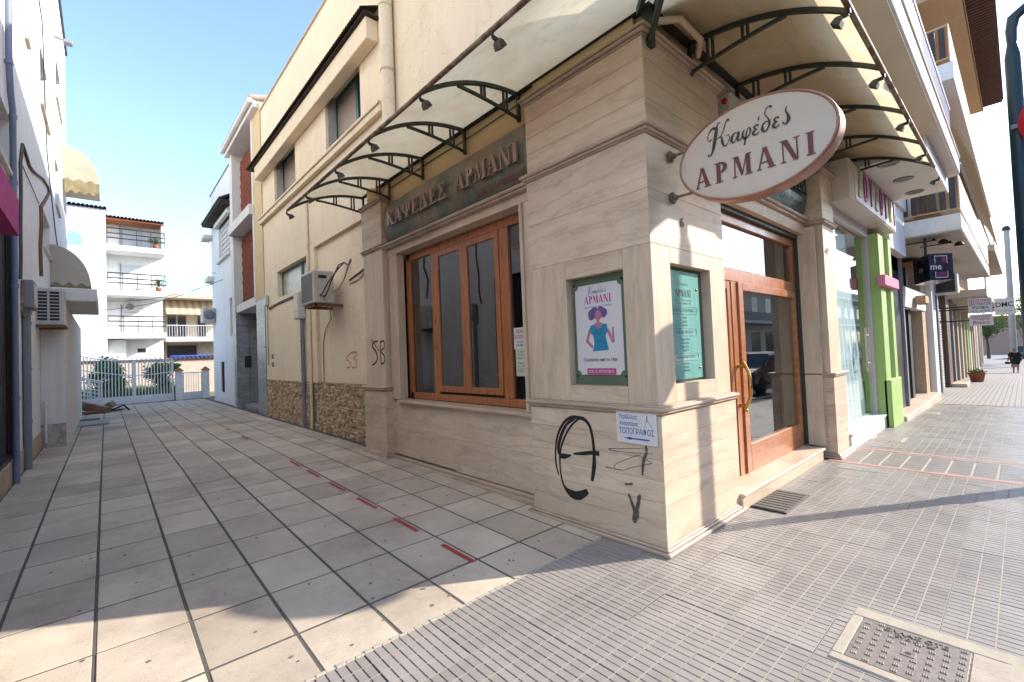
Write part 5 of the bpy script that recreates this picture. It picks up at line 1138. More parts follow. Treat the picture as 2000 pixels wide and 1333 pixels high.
for k, (a, z) in enumerate(((2.98,2.78),(3.04,2.76))):
    b = MB(); b.tube([(a,8.61,z),(a,8.54,z),(a+.03,8.50,z+.08),(a+.10,8.50,z+.22+k*.05),(3.30,8.52,3.30+k*.06),(3.38,8.45,3.40),(3.41,8.40,3.36)], .013, 7); b.lathe((a,8.60,z), [(0,0),(.022,0),(.022,-.03),(.0,-.03)], 8, 0, 1); b.build('coolant_hose', M['cable'], t)
b = MB(); b.tube([(3.2,8.60,2.85),(3.28,8.5,2.9),(3.36,8.4,3.1),(3.40,8.3,3.35),(3.40,8.2,3.42)], .016, 7); b.tube([(3.1,8.7,2.6),(3.25,8.9,2.55),(3.38,9.2,2.4),(3.40,9.6,2.2),(3.40,9.75,1.9),(3.40,9.78,.15)], .011, 6); b.build('drain_hose', M['cable_l'], t)
MB().tube([(3.41,8.3,3.05),(3.405,7.8,3.12),(3.41,7.4,3.20),(3.40,7.1,3.25)], .014, 6).build('wall_conduit', M['cable'], cafe)
MB().tube([(3.41,8.3,2.98),(3.405,7.9,3.00),(3.41,7.5,3.12),(3.40,7.15,3.16)], .010, 6).build('wall_conduit', M['cable_l'], cafe)
MB().tube([(3.33,10.55,3.1),(3.34,11.4,3.14),(3.335,12.3,3.12),(3.34,13.2,3.10),(3.33,13.6,3.06)], .016, 6).build('wall_conduit', M['cable_l'], cafe)
MB().tube([(3.33,10.6,3.07),(3.34,11.6,3.09),(3.335,12.8,3.07),(3.33,13.6,3.02)], .010, 6).build('wall_conduit', M['cable'], cafe)
t = thing('electric_meter_box', 'white electric meter box on the yellow wall above the grey standpipe', 'meter box', (3.27,10.75,2.55)); MB().box(3.19,3.345,10.62,10.96,2.52,3.12,0,.02).build('box_body', M['acw'], t); MB().box(3.182,3.19,10.66,10.92,2.7,3.06,0,.01).build('box_lid', M['white2'], t)
t = thing('grey_standpipe', 'thick grey plastic pipe running from the meter box down to the paving', 'pipe', (3.29,10.72,.1)); MB().tube([(3.29,10.72,.05),(3.29,10.72,2.52)], .045, 14).build('pipe', M['greypl'], t)
b = MB()
for z in (.9,1.35,2.0): b.tube([(3.29,10.72,z),(3.29,10.72,z+.05)], .052, 14)
b.build('pipe_collar', M['greypl'], t)
t = thing('painted_downpipe', 'cream painted downpipe on the pilaster beside the air conditioner', 'pipe', (3.31,10.25,1)); MB().tube([(3.315,10.3,.1),(3.315,10.3,5.3)], .032, 10).build('pipe', M['yellow'], t)
t = thing('large_downpipe', 'thick cream rainwater downpipe on the upper yellow wall above the canopy', 'pipe', (3.2,6.2,5)); b = MB(); b.tube([(3.24,6.22,4.5),(3.24,6.22,8.4)], .10, 18); b.build('pipe', M['yellow'], t)
for z in (5.9,6.9): MB().tube([(3.24,6.22,z),(3.24,6.22,z+.03)], .108, 18).build('pipe_clamp', M['creampl'], t)
t = thing('white_junction_box', 'small grey junction box at the far end of the yellow wall', 'box', (3.3,13.8,3.1)); MB().box(3.27,3.345,13.66,13.86,3.14,3.42,0,.01).build('box', M['acw'], t); MB().tube([(3.32,13.75,3.14),(3.32,13.75,1.5)], .012, 6).build('conduit', M['cable_l'], t)
for z in (1.68,1.46): b = MB(); b.box(3.342,3.352,13.34,13.52,z,z+.12,0,.003); b.build('wall_vent', M['grime'], cafe)
MB().tube([(3.32,13.95,2.0),(3.25,13.9,2.02),(3.25,13.6,2.02)], .014, 6).build('gas_tap', M['brass'], cafe)
# ------------------------------------------------------------------ MARBLE ENTRANCE BUILDING beyond the yellow wall
mb = thing('marble_entrance_building', 'narrow building with grey marble doorway and red clay lattice screens above', 'building', (3.6,16,0))
PX = 3.34
MB().box(PX,3.7,14.10,15.05,.0,3.42,0,.006).build('marble_pier', M['marble'], mb)
MB().box(PX-.01,3.8,14.10,15.0,3.42,9.0,0,.006).build('plaster_pier', M['ochre'], mb)
MB().box(PX-.03,PX+.3,14.95,15.12,3.42,9.0,0,.006).build('white_pier_edge', M['white2'], mb)
MB().box(PX-.02,3.7,17.95,18.35,.0,9.1,0,.006).build('white_pier_edge', M['white2'], mb)
MB().box(PX-.03,3.7,17.75,18.1,.02,3.35,0,.006).build('marble_jamb', M['marble'], mb)
MB().box(PX+.02,4.4,15.05,17.8,3.32,3.58,0,.008).build('entrance_lintel', M['white2'], mb)
MB().box(4.2,4.3,15.0,17.8,.02,3.35).build('marble_back_wall', M['marble'], mb); MB().box(3.4,4.3,17.78,17.95,.02,3.35).build('marble_side_wall', M['marble'], mb)
MB().box(3.5,4.22,15.0,17.8,.05,.22,0,.006).build('entrance_step', M['marble'], mb)
t = thing('intercom', 'dark intercom panel on the grey marble wall inside the entrance', 'intercom', (3.6,17.7,1.5)); MB().box(3.55,3.75,17.74,17.78,1.45,1.85,0,.006).build('panel', M['dark'], t)
MB().box(3.2,4.1,15.0,18.1,6.0,6.3,0,.01).build('middle_ledge', M['white2'], mb)
MB().box(3.9,4.6,14.1,18.3,3.58,9.1).build('rear_mass', M['brownd'], mb)
for (z0, z1_) in ((3.6,6.0),(6.3,8.8)):
    l = MB(); 
    nz = int((z1_-z0)/.16); ny = 16
    for i in range(nz):
        for j in range(ny):
            y = 15.12+j*.172+(.086 if i % 2 else 0); z = z0+i*.16
            l.bar((3.62,y,z),(3.62,y+.086,z+.08),.03,.09,0,(1,0,0)); l.bar((3.62,y+.086,z+.08),(3.62,y+.172,z),.03,.09,0,(1,0,0)); l.bar((3.62,y,z),(3.62,y+.086,z-.08),.03,.09,0,(1,0,0)); l.bar((3.62,y+.086,z-.08),(3.62,y+.172,z),.03,.09,0,(1,0,0))
    l.build('clay_lattice', M['lattice'], mb)['kind'] = 'stuff'
    MB().box(3.70,3.73,15.05,17.95,z0,z1_).build('lattice_backing', M['lattice'], mb)
MB().box(3.18,4.6,14.2,18.4,8.85,9.05,0,.01).build('roof_fascia', M['white2'], mb)
b = MB()
for k in range(22): b.tube([(3.10,14.25+k*.19,9.12),(4.2,14.25+k*.19,9.45)], .075, 7)
b.build('roof_tiles', mat('pale_roof_tile', (.45,.38,.30), (.3,.24,.19), 8, .85), mb)
MB().tube([(3.12,14.2,9.03),(3.12,18.4,9.03)], .07, 10).build('gutter', M['white2'], mb)
# ------------------------------------------------------------------ WHITE ALLEY BUILDING
wb = thing('white_alley_building', 'white plaster building at the alley end with shuttered window and dark eave', 'building', (3.6,21,0)); q = 3.42
for (y0,y1,z0,z1_) in ((18.35,22.9,0.02,.5),(18.35,20.6,.5,1.7),(21.3,22.9,.5,1.7),(18.35,22.9,1.7,2.6),(19.3,22.9,2.6,4.0),(18.35,18.55,2.6,4.0),(18.35,22.9,4.0,5.7),(18.35,19.0,5.7,7.05),(21.2,22.9,5.7,7.05),(18.35,22.9,7.05,8.8)):
    MB().box(q,3.8,y0,y1,z0,z1_).build('wall', M['white'], wb)
MB().box(3.8,9,18.35,22.9,0,8.7).build('mass', M['dark'], wb)
MB().box(q-.03,3.9,18.35,22.95,8.8,8.86,0,.008).build('parapet_cap', M['greypl'], wb)
b = MB(); y = 19.02
sh = b.box(3.52,3.56,19.0,21.2,5.7,7.05).build('shutter_window', M['acw'], wb)
for k in range(28): MB().box(3.495,3.52,19.05+(k%4)*.53,19.53+(k%4)*.53,5.75+(k//4)*.185,5.90+(k//4)*.185,0,.006).build('shutter_slat', M['acw'], sh)
MB().box(q-.10,3.5,18.9,21.3,5.58,5.70,0,.01).build('window_sill', M['white2'], wb); MB().box(q-.12,3.5,18.8,21.5,7.05,7.22,0,.01).build('window_head', M['white2'], wb)
b = MB()
for k in range(34): b.tube([(3.02,18.5+k*.12,7.42),(3.44,18.5+k*.12,7.66)], .045, 6)
b.box(3.05,3.44,18.45,22.55,7.34,7.40); b.build('dark_eave', M['roofd'], wb)
g_ = MB().box(3.5,3.53,18.55,19.3,2.6,4.0).build('side_window', M['plain_glass'], wb)
g_ = MB().box(3.52,3.54,20.6,21.3,.5,1.7).build('barred_window', M['plain_glass'], wb); b = MB()
for k in range(6): b.bar((3.46,20.66+k*.12,.5),(3.46,20.66+k*.12,1.7),.018,.018,0,(1,0,0))
b.build('window_bars', M['dark'], g_)
MB().box(3.2,3.5,22.4,23.3,5.1,5.3,0,.01).build('small_balcony', M['white2'], wb)
b = MB(); b.box(3.1,3.42,22.5,23.3,6.9,7.05); b.build('side_eave', M['white2'], wb)
t = thing('air_conditioner', 'cream outdoor air conditioner sticking out from the white alley building corner', 'air conditioner', (3.2,22.6,3.6)); MB().box(2.98,3.40,22.2,22.9,3.35,3.95,0,.02).build('casing', M['acw'], t); MB().lathe((3.2,22.19,3.66), [(.2,0),(.2,-.01),(.05,-.01),(0,-.01)], 20, 0, 1).build('fan_guard', M['greypl'], t)
# ------------------------------------------------------------------ LEFT WHITE BUILDING
lb = thing('white_corner_building', 'tall white plaster building on the left with pipes, recessed windows and magenta shop awning', 'building', (-3,12,0))
LX = -.95
def lw(y0, y1, z0, z1_, m='white', x=LX, th=.3, name='wall'): return MB().box(x-th, x, y0, y1, z0, z1_).build(name, M[m], lb)
holes = [(7.9,9.18,4.25,5.05),(13.42,15.1,4.2,4.98),(15.2,16.3,3.65,4.1),(13.3,14.9,7.15,8.4),(10.9,11.15,7.2,8.6),(9.2,10.2,8.6,9.7),(16.9,18.1,6.0,7.3),(17.5,19.3,9.2,10.4),(5.5,7.2,4.3,5.1),(5.5,7.2,7.2,8.5)]
def wall_with_holes(Y0, Y1, Z0, Z1, hs):
    ys = sorted({Y0, Y1}|{h[0] for h in hs}|{h[1] for h in hs}); zs = sorted({Z0, Z1}|{h[2] for h in hs}|{h[3] for h in hs})
    b = MB()
    for y0, y1 in zip(ys, ys[1:]):
        run = None
        for z0, z1_ in zip(zs, zs[1:]):
            solid = not any(h[0] <= (y0+y1)/2 <= h[1] and h[2] <= (z0+z1_)/2 <= h[3] for h in hs)
            if solid: run = (run[0], z1_) if run else (z0, z1_)
            if (not solid or z1_ == zs[-1]) and run: b.box(LX-.3, LX, y0, y1, *run); run = None
    return b.build('wall', M['white'], lb)
wall_with_holes(2.6, 21.8, 3.6, 12.7, holes)
lw(9.25,21.8,.05,3.6); lw(2.6,9.25,.05,.46,'white2'); lw(2.6,9.25,.46,3.6,'black',LX-.06,.2,'dark_shop_panel')
b = MB(); b.box(LX-.05,LX+.012,9.19,9.25,.44,3.6); b.box(LX-.05,LX+.012,2.6,9.25,.42,.47); b.build('panel_frame', M['dark'], lb)
MB().box(LX-3,LX-.31,2.6,21.8,.0,12.6).build('mass', M['white2'], lb)
MB().box(LX-3.2,LX+.06,2.5,22.0,12.7,12.78,0,.01).build('roof_edge', M['dark'], lb)
for (y0,y1,z0,z1_) in holes:
    w = MB(); w.box(LX-.24,LX-.22,y0,y1,z0,z1_); w = w.build('window', M['plain_glass'] if z0 > 5 else M['acw'], lb)
    MB().box(LX-.2,LX+.05,y0-.06,y1+.06,z0-.05,z0,0,.006).build('sill', M['trav_d'] if z0 > 5 else M['white2'], w)
for k in range(10): MB().box(LX-.22,LX+.014,9.3+k*.33,9.62+k*.33,.08,.42,0,.004).build('skirting_stone', M['trav_d'], lb)
for k in range(21): MB().box(LX-.22,LX+.014,2.6+k*.31,2.9+k*.31,.05,.40,0,.004).build('skirting_stone', M['trav_d'], lb)
MB().box(LX,-.60,12.62,20.5,.05,2.95,0,.01).build('projecting_porch', M['white2'], lb)
MB().box(LX-.1,-.12,12.58,15.6,2.96,3.22,0,.012).build('porch_slab', M['white2'], lb)
MB().box(LX,-.595,12.612,12.62,.05,.55).build('stained_base', mat('flaking_plaster', (.50,.44,.37), (.36,.31,.27), 9, .95, .003, 30, contrast=(.45,.55)), lb)
MB().tube([(-.88,12.6,.2),(-.88,12.6,1.0)], .022, 8).build('short_pipe', M['white2'], lb)
t = thing('magenta_awning', 'magenta fabric shop awning box over the dark shopfront at the left edge', 'awning', (-.8,5,3.0))
MB().prism([(LX,2.2,3.5),(LX+.02,2.2,3.5),(LX+.30,2.2,3.33),(LX+.30,2.2,2.96),(LX,2.2,2.96)], (0,4.6,0)).build('cover', M['magenta'], t)
t = thing('air_conditioner', 'beige outdoor air conditioner with slatted grille on the left wall above the porch', 'air conditioner', (-.78,12.5,2.4))
MB().box(-.975,-.575,12.0,12.55,2.43,3.13,0,.02).build('casing', M['acw'], t)
for i in range(2):
    for k in range(9): MB().box(-.93+i*.16,-.80+i*.16,11.99,12.005,2.52+k*.062,2.562+k*.062,0,.004).build('grille_slot', M['dark'], t)
b = MB(); b.box(-1.0,-.55,11.95,12.02,2.385,2.425); b.box(-1.0,-.55,12.5,12.57,2.385,2.425); b.build('rusty_bracket', M['rustf'], t)
t = thing('grey_meter_box', 'grey metal meter box on the left white wall beside the air conditioner', 'meter box', (-.85,10.9,2.7)); MB().box(LX,-.815,10.04,10.6,2.55,2.98,0,.015).build('box_body', M['greypl'], t); MB().box(-.815,-.81,10.1,10.54,2.6,2.93,0,.01).build('box_lid', M['acw'], t)
MB().tube([(-.93,10.02,2.95),(-.94,10.0,2.5),(-.90,10.0,2.40),(-.85,10.02,2.45),(-.85,10.1,2.56)], .02, 6).build('conduit_loop', M['rust'], t)
t = thing('grey_conduit', 'thick grey conduit down the left wall under the meter box', 'pipe', (-.9,10.7,1)); MB().tube([(-.90,10.12,.06),(-.90,10.12,2.55)], .05, 12).build('pipe', M['greypl'], t)
for z in (.8,1.6,2.3): MB().tube([(-.90,10.12,z),(-.90,10.12,z+.04)], .057, 12).build('pipe_clamp', M['greypl'], t)
t = thing('blue_grey_drainpipe', 'slim blue grey drainpipe with a kink running down the left white wall', 'pipe', (-.9,9.6,1)); MB().tube([(-.90,8.95,.06),(-.90,8.92,5.1),(-.905,8.80,5.28),(-.90,8.65,5.55),(-.90,8.63,5.8),(-.9,8.63,12.7)], .034, 10).build('pipe', M['bluepl'], t)
for z in (1.2,2.7,4.1,5.0,5.6): y = 8.93 if z < 5.2 else 8.64; MB().tube([(-.90,y,z),(-.90,y,z+.05)], .042, 10).build('pipe_clamp', M['bluepl'], t)
def lc(pts, r, m, label, name='cable_run'):
    P = [A(x, y, 0, LX+.02) for x, y in pts]; o = MB().tube(P, r, 6).build(name, M[m]); tag(o, label, 'cable'); return o
lc([(40,545),(41,500),(40,440),(41,380),(40,320),(44,282),(50,300),(58,325),(66,336),(84,350),(94,366),(96,378)], .022, 'cable', 'dark looped cable climbing the left wall from the meter box')
lc([(79,402),(80,440),(78,480),(80,540)], .035, 'rustf', 'rust brown conduit beside the small recessed window', 'conduit_run')
lc([(95,378),(88,392),(80,404)], .03, 'rustf', 'short reddish cable joint above the rust brown conduit', 'cable_joint')
lc([(42,320),(60,360),(76,398)], .008, 'cable', 'thin slack cable hanging under the looped cable')
lc([(76,0),(82,40),(85,100),(88,200),(92,300),(100,380),(108,450),(116,510),(124,560),(130,600)], .012, 'cable', 'long thin dark cable running down the left white wall')
def dome_awning(y0, y1, zc, out, h, label, liner=True):
    t = thing('dome_awning', label, 'awning', (LX,y0,zc)); b = MB(); n = 10; V = []
    for k in range(n+1):
        a = math.pi/2*k/n; V += [(LX+out*math.sin(a), y0, zc+h*math.cos(a)), (LX+out*math.sin(a), y1, zc+h*math.cos(a))]
    b.add(V, [(2*k,2*k+1,2*k+3,2*k+2) for k in range(n)], 0, True)
    for s, y in ((0,y0),(1,y1)): b.add([(LX,y,zc)]+[V[2*k+s] for k in range(n+1)], [tuple(range(n+2))])
    b.build('canvas', M['cloth'], t)
    c = MB(); W = []; m_ = 24
    for k in range(m_+1):
        x = LX+.05+(out-.05)*k/m_; W += [(x, y0-.004, zc+.03+.04*math.sin(k*math.pi/4)), (x, y0-.004, zc-.36-.05*math.sin(k*math.pi/3))]
    c.add(W, [(2*k,2*k+1,2*k+3,2*k+2) for k in range(m_)], 0)
    W = []
    for k in range(m_+1):
        y = y0+(y1-y0)*k/m_; W += [(LX+out+.003, y, zc+.01), (LX+out+.003, y, zc-.28-.05*math.sin(k*math.pi/3))]
    c.add(W, [(2*k,2*k+1,2*k+3,2*k+2) for k in range(m_)], 0)
    c.build('scalloped_valance', M['camo'], t); return t
dome_awning(19.6, 21.6, 7.55, .86, 1.1, 'upper cream dome awning with scalloped valance on the left white building')
dome_awning(15.0, 17.5, 3.60, .70, .95, 'lower cream dome awning above the porch slab on the left')
pb_ = A(104, 71, 0, LX); pt_ = A(126, 79, 1, pb_.y); t = thing('wall_lamp', 'small lamp on a thin arm high on the left white building', 'lamp', pb_); MB().tube([pb_, pt_], .03, 6).build('arm', M['greypl'], t); MB().box(pt_.x-.03,pt_.x+.16,pt_.y-.1,pt_.y+.1,pt_.z-.1,pt_.z,0,.02).build('lamp_head', M['greypl'], t)
MB().tube([(-.86,22.3,.1),(-.86,22.3,2.9)], .05, 10).build('corner_pipe', M['bluepl'], lb)
MB().box(LX-2,-.88,21.8,25.5,.0,2.5).build('garden_side_wall', M['white'], lb)
# ------------------------------------------------------------------ GATE
GY = 25.2
gt = thing('sliding_gate', 'wide white metal bar gate closing the alley with curved inner rails', 'gate', (.6,GY,.1))
b = MB(); b.box(-.86,2.25,GY-.03,GY+.03,.1,.42,0,.004); b.build('kick_plate', M['wgate'], gt)
for x, h in ((-.86,2.2),(.88,1.95),(2.2,1.9)): MB().box(x-.035,x+.035,GY-.04,GY+.04,.1,h,0,.006).build('gate_post', M['wgate'], gt)
def topz(x): return 1.93+(.25*((.2-x)/1.06)**1.3 if x < .2 else 0)
for i in range(28):
    x = -.78+i*.107
    if abs(x-.88) < .05 or x > 2.17: continue
    MB().box(x-.017,x+.017,GY-.015,GY+.015,.42,topz(x)).build('gate_bar', M['wgate'], gt)
b = MB(); b.tube([(-.86+k*.153,GY,topz(-.86+k*.153)) for k in range(21)], .022, 6); b.tube([(-.86+k*.09,GY,1.62-.35*(k/19)**.8) for k in range(20)], .018, 6); b.tube([(.88+k*.07,GY,1.27+.12*(k/19)**2) for k in range(20)], .018, 6); b.build('curved_rail', M['wgate'], gt)
b = MB()
for k in range(5): b.bar((-.84,GY-.05,.62+k*.17),(-.18,GY-.05,.42+k*.15),.02,.035)
for k in range(5): b.bar((-.8+k*.15,GY-.05,.42),(-.8+k*.15,GY-.05,1.28-k*.05),.018,.03,0,(1,0,0))
b.bar((-.86,GY-.05,1.32),(-.08,GY-.05,1.08),.04,.05); b.bar((-.14,GY-.05,.2),(-.14,GY-.05,1.08),.05,.05,0,(1,0,0)); b.build('lattice_panel', M['wgate'], gt)
gp = None
for x0, lab in ((2.30,'white brick gate pillar with clay cap between the wide and small gate'),(3.30,'white brick gate pillar with clay cap against the white alley building')):
    t = thing('gate_pillar', lab, 'pillar', (x0+.13,GY,.1), 'white brick gate pillars')
    MB().box(x0+.008,x0+.252,GY-.12,GY+.12,.08,1.38).build('core', M['white2'], t)
    for k in range(13):
        for j in range(2): off = .06 if k % 2 else .0; MB().box(x0+(0 if j == 0 else .10+off),x0+(.095+off if j == 0 else .26),GY-.13,GY+.13,.10+k*.098,.185+k*.098,0,.006).build('brick', M['white'], t)
    c = Vector((x0+.13,GY,0)); w = .19
    MB().add([(c.x-w,GY-w,1.38),(c.x+w,GY-w,1.38),(c.x+w,GY+w,1.38),(c.x-w,GY+w,1.38),(c.x,GY,1.56)], [(0,3,2,1),(0,1,4),(1,2,4),(2,3,4),(3,0,4)]).build('clay_cap', M['terra'], t)
t = thing('small_gate', 'small white bar gate between the two brick gate pillars', 'gate', (2.9,GY,.1))
b = MB(); b.box(2.57,3.29,GY-.02,GY+.02,.1,.42,0,.004); b.box(2.57,3.29,GY-.02,GY+.02,1.27,1.31,0,.004); b.box(2.57,2.61,GY-.02,GY+.02,.42,1.27); b.box(3.25,3.29,GY-.02,GY+.02,.42,1.27); b.build('frame', M['wgate'], t)
for k in range(6): MB().box(2.69+k*.09,2.71+k*.09,GY-.01,GY+.01,.42,1.27).build('gate_bar', M['wgate'], t)
# garden, wall and shrubs behind the gate
structure(MB().quad((-6,25.3,.09),(8,25.3,.09),(8,33,.09),(-6,33,.09)).build('garden_ground', mat('dry_soil', (.25,.19,.11), (.14,.14,.06), 5, .95, .01, 20)))
gw = thing('garden_wall', 'sunlit cream garden wall topped with clay tiles behind the gate', 'wall', (0,31,0))
MB().box(-6,9,31,31.25,0,2.05).build('wall', mat('sunlit_render', (.58,.49,.40), (.50,.42,.34), 3, .95), gw)
b = MB()
for k in range(75): b.lathe((-5.9+k*.2,30.88,2.07), [(.10,0),(.10,.5)], 7, 0, 1)
b.build('coping_tiles', M['terra'], gw)
def shrub(name, label, cx, cy, w, h, n, seed, m='leaf', sz=.05, grp=None):
    t = thing(name, label, 'shrub', (cx,cy,.1), grp); rnd = random.Random(seed); b = MB(); tips = []
    for k in range(9):
        a = rnd.uniform(0,6.28); tip = (cx+w*rnd.uniform(.1,.8)*math.cos(a), cy+.5*w*math.sin(a), .1+h*rnd.uniform(.45,.95)); tips.append((Vector(tip), w*rnd.uniform(.22,.4))); b.tube([(cx,cy,.08),((cx+tip[0])/2,cy,.1+h*.35),tip], [.02,.014,.006], 5)
    b.build('stems', M['bark'], t)
    def f(q):
        c, s = q.choice(tips); v = Vector((q.gauss(0,1),q.gauss(0,1),q.gauss(0,1))); return c+v*s*.55
    leaves(M[m], n, f, sz, seed, 'foliage', t)
shrub('garden_shrub', 'tall leafy green shrub behind the left half of the wide gate', .05, 26.6, .8, 1.75, 4200, 21, sz=.07)
shrub('garden_shrub', 'green shrub behind the right end of the wide gate', 1.95, 26.8, .65, 1.55, 3200, 22, sz=.07)
rnd = random.Random(8); gb = MB()
for k in range(9000):
    x, y = rnd.uniform(-1.2,2.6), rnd.uniform(25.5,29.5); h = rnd.uniform(.25,.75); a = rnd.uniform(0,3.14); w = .02
    gb.add([(x-w*math.cos(a),y-w*math.sin(a),.09),(x+w*math.cos(a),y+w*math.sin(a),.09),(x+rnd.gauss(0,.06),y+rnd.gauss(0,.06),.09+h)], [(0,1,2)])
o = gb.build('tall_grass', M['leaf2']); o['label'] = 'tall green weeds and grass growing behind the gate'; o['category'] = 'grass'; o['kind'] = 'stuff'
# cardboard and slab by the left wall
t = thing('cardboard_boxes', 'collapsed brown cardboard boxes lying against the gate end of the left wall', 'cardboard', (-.2,22,.1))
def tilted(c, dims, rx, ry, rz, m, name):
    R3 = (Matrix.Rotation(rz, 3, 'Z') @ Matrix.Rotation(ry, 3, 'Y') @ Matrix.Rotation(rx, 3, 'X')); b = MB(); b.box(-dims[0]/2,dims[0]/2,-dims[1]/2,dims[1]/2,-dims[2]/2,dims[2]/2,0,.01)
    b.v = [tuple(Vector(c)+R3@Vector(v)) for v in b.v]; b.build(name, m, t)
for c, d, a in (((-.42,21.4,.30),(.48,.40,.26),(.15,.35,.3)), ((.02,21.5,.26),(.40,.36,.20),(.1,-.6,-.4)), ((-.3,21.0,.15),(.7,.45,.06),(0,.05,.5)), ((-.1,21.0,.24),(.34,.3,.18),(.2,.1,.9)), ((.28,21.4,.14),(.4,.3,.05),(0,-.1,-.3))): tilted(c, d, *a, M['card'], 'folded_box')
MB().tube([(-.2,21.2,.14),(.2,21.1,.2),(.45,21.1,.3),(.6,21.2,.12)], .03, 6).build('dark_strap', M['rubber'], t)
t = thing('loose_stone_slab', 'grey loose slab lying on the paving near the porch corner', 'slab', (-.25,17.2,.1))
MB().box(-.55,.05,16.4,17.6,.101,.15,0,.01).build('slab', M['concrete'], t)
MB().box(-.58,-.15,18.2,18.9,.101,.11).build('dark_drain', M['black'], alley_o)
# ------------------------------------------------------------------ FAR WHITE APARTMENT BLOCK
fw = thing('white_apartment_block', 'sunlit white apartment block with three balconies and red tiled roof edge beyond the garden', 'building', (1,37,0)); FY = 36.0
MB().box(-6,.08,FY-1.5,FY+6,0,10.75).build('blank_wall', M['white'], fw)
MB().box(.08,2.72,FY,FY+6,0,10.3).build('balcony_wall', M['white'], fw)
b = MB()
for k in range(34): b.lathe((-5.9+k*.18,FY-1.62,10.8), [(.09,0),(.09,.8)], 6, 0, 1)
b.build('roof_tiles', M['roofd'], fw)
b = MB()
for k in range(16): b.lathe((.12+k*.17,FY-1.35,10.42-.0*k), [(.085,0),(.085,1.6)], 6, 0, 1)
b.box(.08,2.75,FY-1.3,FY,10.28,10.36); b.build('roof_tiles', M['terra'], fw)
MB().box(2.62,2.72,FY-1.2,FY,8.7,10.4).build('side_post', M['white'], fw)
for i, z in enumerate((8.45,5.85,3.35)):
    MB().box(.08,2.78,FY-1.45,FY,z,z+.32,0,.01).build('balcony_slab', M['white'], fw)
    b = MB()
    for h in (.45,.72,1.02): b.bar((.1,FY-1.42,z+.32+h-.05),(2.76,FY-1.42,z+.32+h-.05),.06)
    for k in range(5): b.bar((.12+k*.66,FY-1.42,z+.3),(.12+k*.66,FY-1.42,z+1.3),.03,.03,0,(1,0,0))
    b.bar((2.76,FY-1.42,z+1.28),(2.76,FY,z+1.28),.035); b.bar((2.76,FY-1.42,z+.8),(2.76,FY,z+.8),.035)
    b.build('balcony_railing', M['dark'], fw)
    dw = MB().box(.75,1.75,FY-.04,FY-.01,z+.33,z+2.05).build('balcony_door', mat('pale_shutter', (.58,.60,.61), (.5,.52,.53), 3, .6, sc=(.2,.2,12)), fw)
    MB().box(.7,.75,FY-.06,FY,z+.33,z+2.1).build('door_frame', M['greypl'], dw)
MB().box(.08,.9,FY-.6,FY,.2,3.3).build('ground_bay', M['white'], fw); MB().box(1.45,1.85,FY-.02,FY,2.55,2.8).build('small_vent', M['brownd'], fw)
t = thing('air_conditioner', 'white outdoor air conditioner on the lowest balcony wall of the far white block', 'air conditioner', (1.1,FY-.2,5.2)); MB().box(.85,1.6,FY-.3,FY-.02,5.05,5.6,0,.02).build('casing', M['acw'], t); MB().lathe((1.12,FY-.31,5.32), [(.2,0),(.2,-.01),(.04,-.012),(0,-.012)], 18, 0, 1).build('fan_guard', M['greypl'], t)
b = MB(); z0 = 8.9; P = [(-1.3+.38*math.cos(a), FY-1.51, z0+.0+.42*math.sin(a)) for a in [k*math.pi/10 for k in range(11)]]; b.add(P, [tuple(range(11))]); b.box(-1.68,-.92,FY-1.515,FY-1.50,z0-.35,z0); b.build('arched_window', mat('pale_blue_glass', (.30,.52,.62), (.25,.45,.55), 3, .3), fw)
for (x, z, s) in ((2.35,8.8,.35),(2.45,6.2,.4)):
    t = thing('potted_plant', 'potted plant on the top balcony of the far white block' if z > 8 else 'spiky potted plant on the middle balcony of the far white block', 'plant', (x,FY-1.2,z)); MB().lathe((x,FY-1.2,z-.02), [(0,0),(.12,0),(.16,.25),(0,.25)], 12).build('pot', M['terra'], t)
    b = MB(); rnd = random.Random(int(z*7))
    for k in range(46): a = rnd.uniform(0,6.28); e = rnd.uniform(.2,1.4); d = Vector((math.cos(a)*math.cos(e), math.sin(a)*math.cos(e), math.sin(e))); p = Vector((x,FY-1.2,z+.3)); w = Vector((-math.sin(a),math.cos(a),0))*.03; b.add([p-w,p+w,p+d*s*1.3+w*.2,p+d*s*1.3-w*.2+Vector((0,0,-.03))], [(0,1,2,3)])
    b.build('foliage', M['leaf2'], t)['kind'] = 'stuff'
# far building with the striped awning
fy = thing('awning_building', 'low cream building with pale striped awning over its balcony beyond the garden', 'building', (4,37,0))
MB().box(2.85,8,37.4,42,0,6.1).build('wall', M['beige'], fy); MB().box(2.85,8,36.0,37.4,3.2,3.5,0,.01).build('balcony_slab', M['white2'], fy); MB().box(2.8,8,35.9,38,6.0,6.25,0,.01).build('roof_edge', M['beige'], fy)
b = MB(); n = 22
for k in range(n): b.quad((2.9+k*.2,37.3,6.0),(2.9+k*.2+.2,37.3,6.0),(2.9+k*.2+.2,35.9,4.95),(2.9+k*.2,35.9,4.95), k % 2)
b.build('striped_awning', [M['cloth_y'], M['cloth']], fy)
b = MB(); b.bar((2.9,36.05,4.25),(8,36.05,4.25),.04)
for k in range(36): b.bar((2.9+k*.14,36.05,3.5),(2.9+k*.14,36.05,4.25),.02,.02,0,(1,0,0))
b.build('balcony_railing', M['wgate'], fy)
for x in (2.95,3.5,4.6): MB().box(x+.1,x+.55,37.35,37.4,3.5,5.0).build('window', M['plain_glass'], fy)
MB().box(3.0,4.6,37.3,37.42,2.2,3.0).build('dark_garage_opening', M['brownd'], fy)
tag(MB().box(2.95,5.2,35.0,35.6,1.95,2.3,0,.08).build('blue_tarpaulin', M['blueobj']), 'blue patterned cloth spread behind the garden wall', 'tarpaulin')
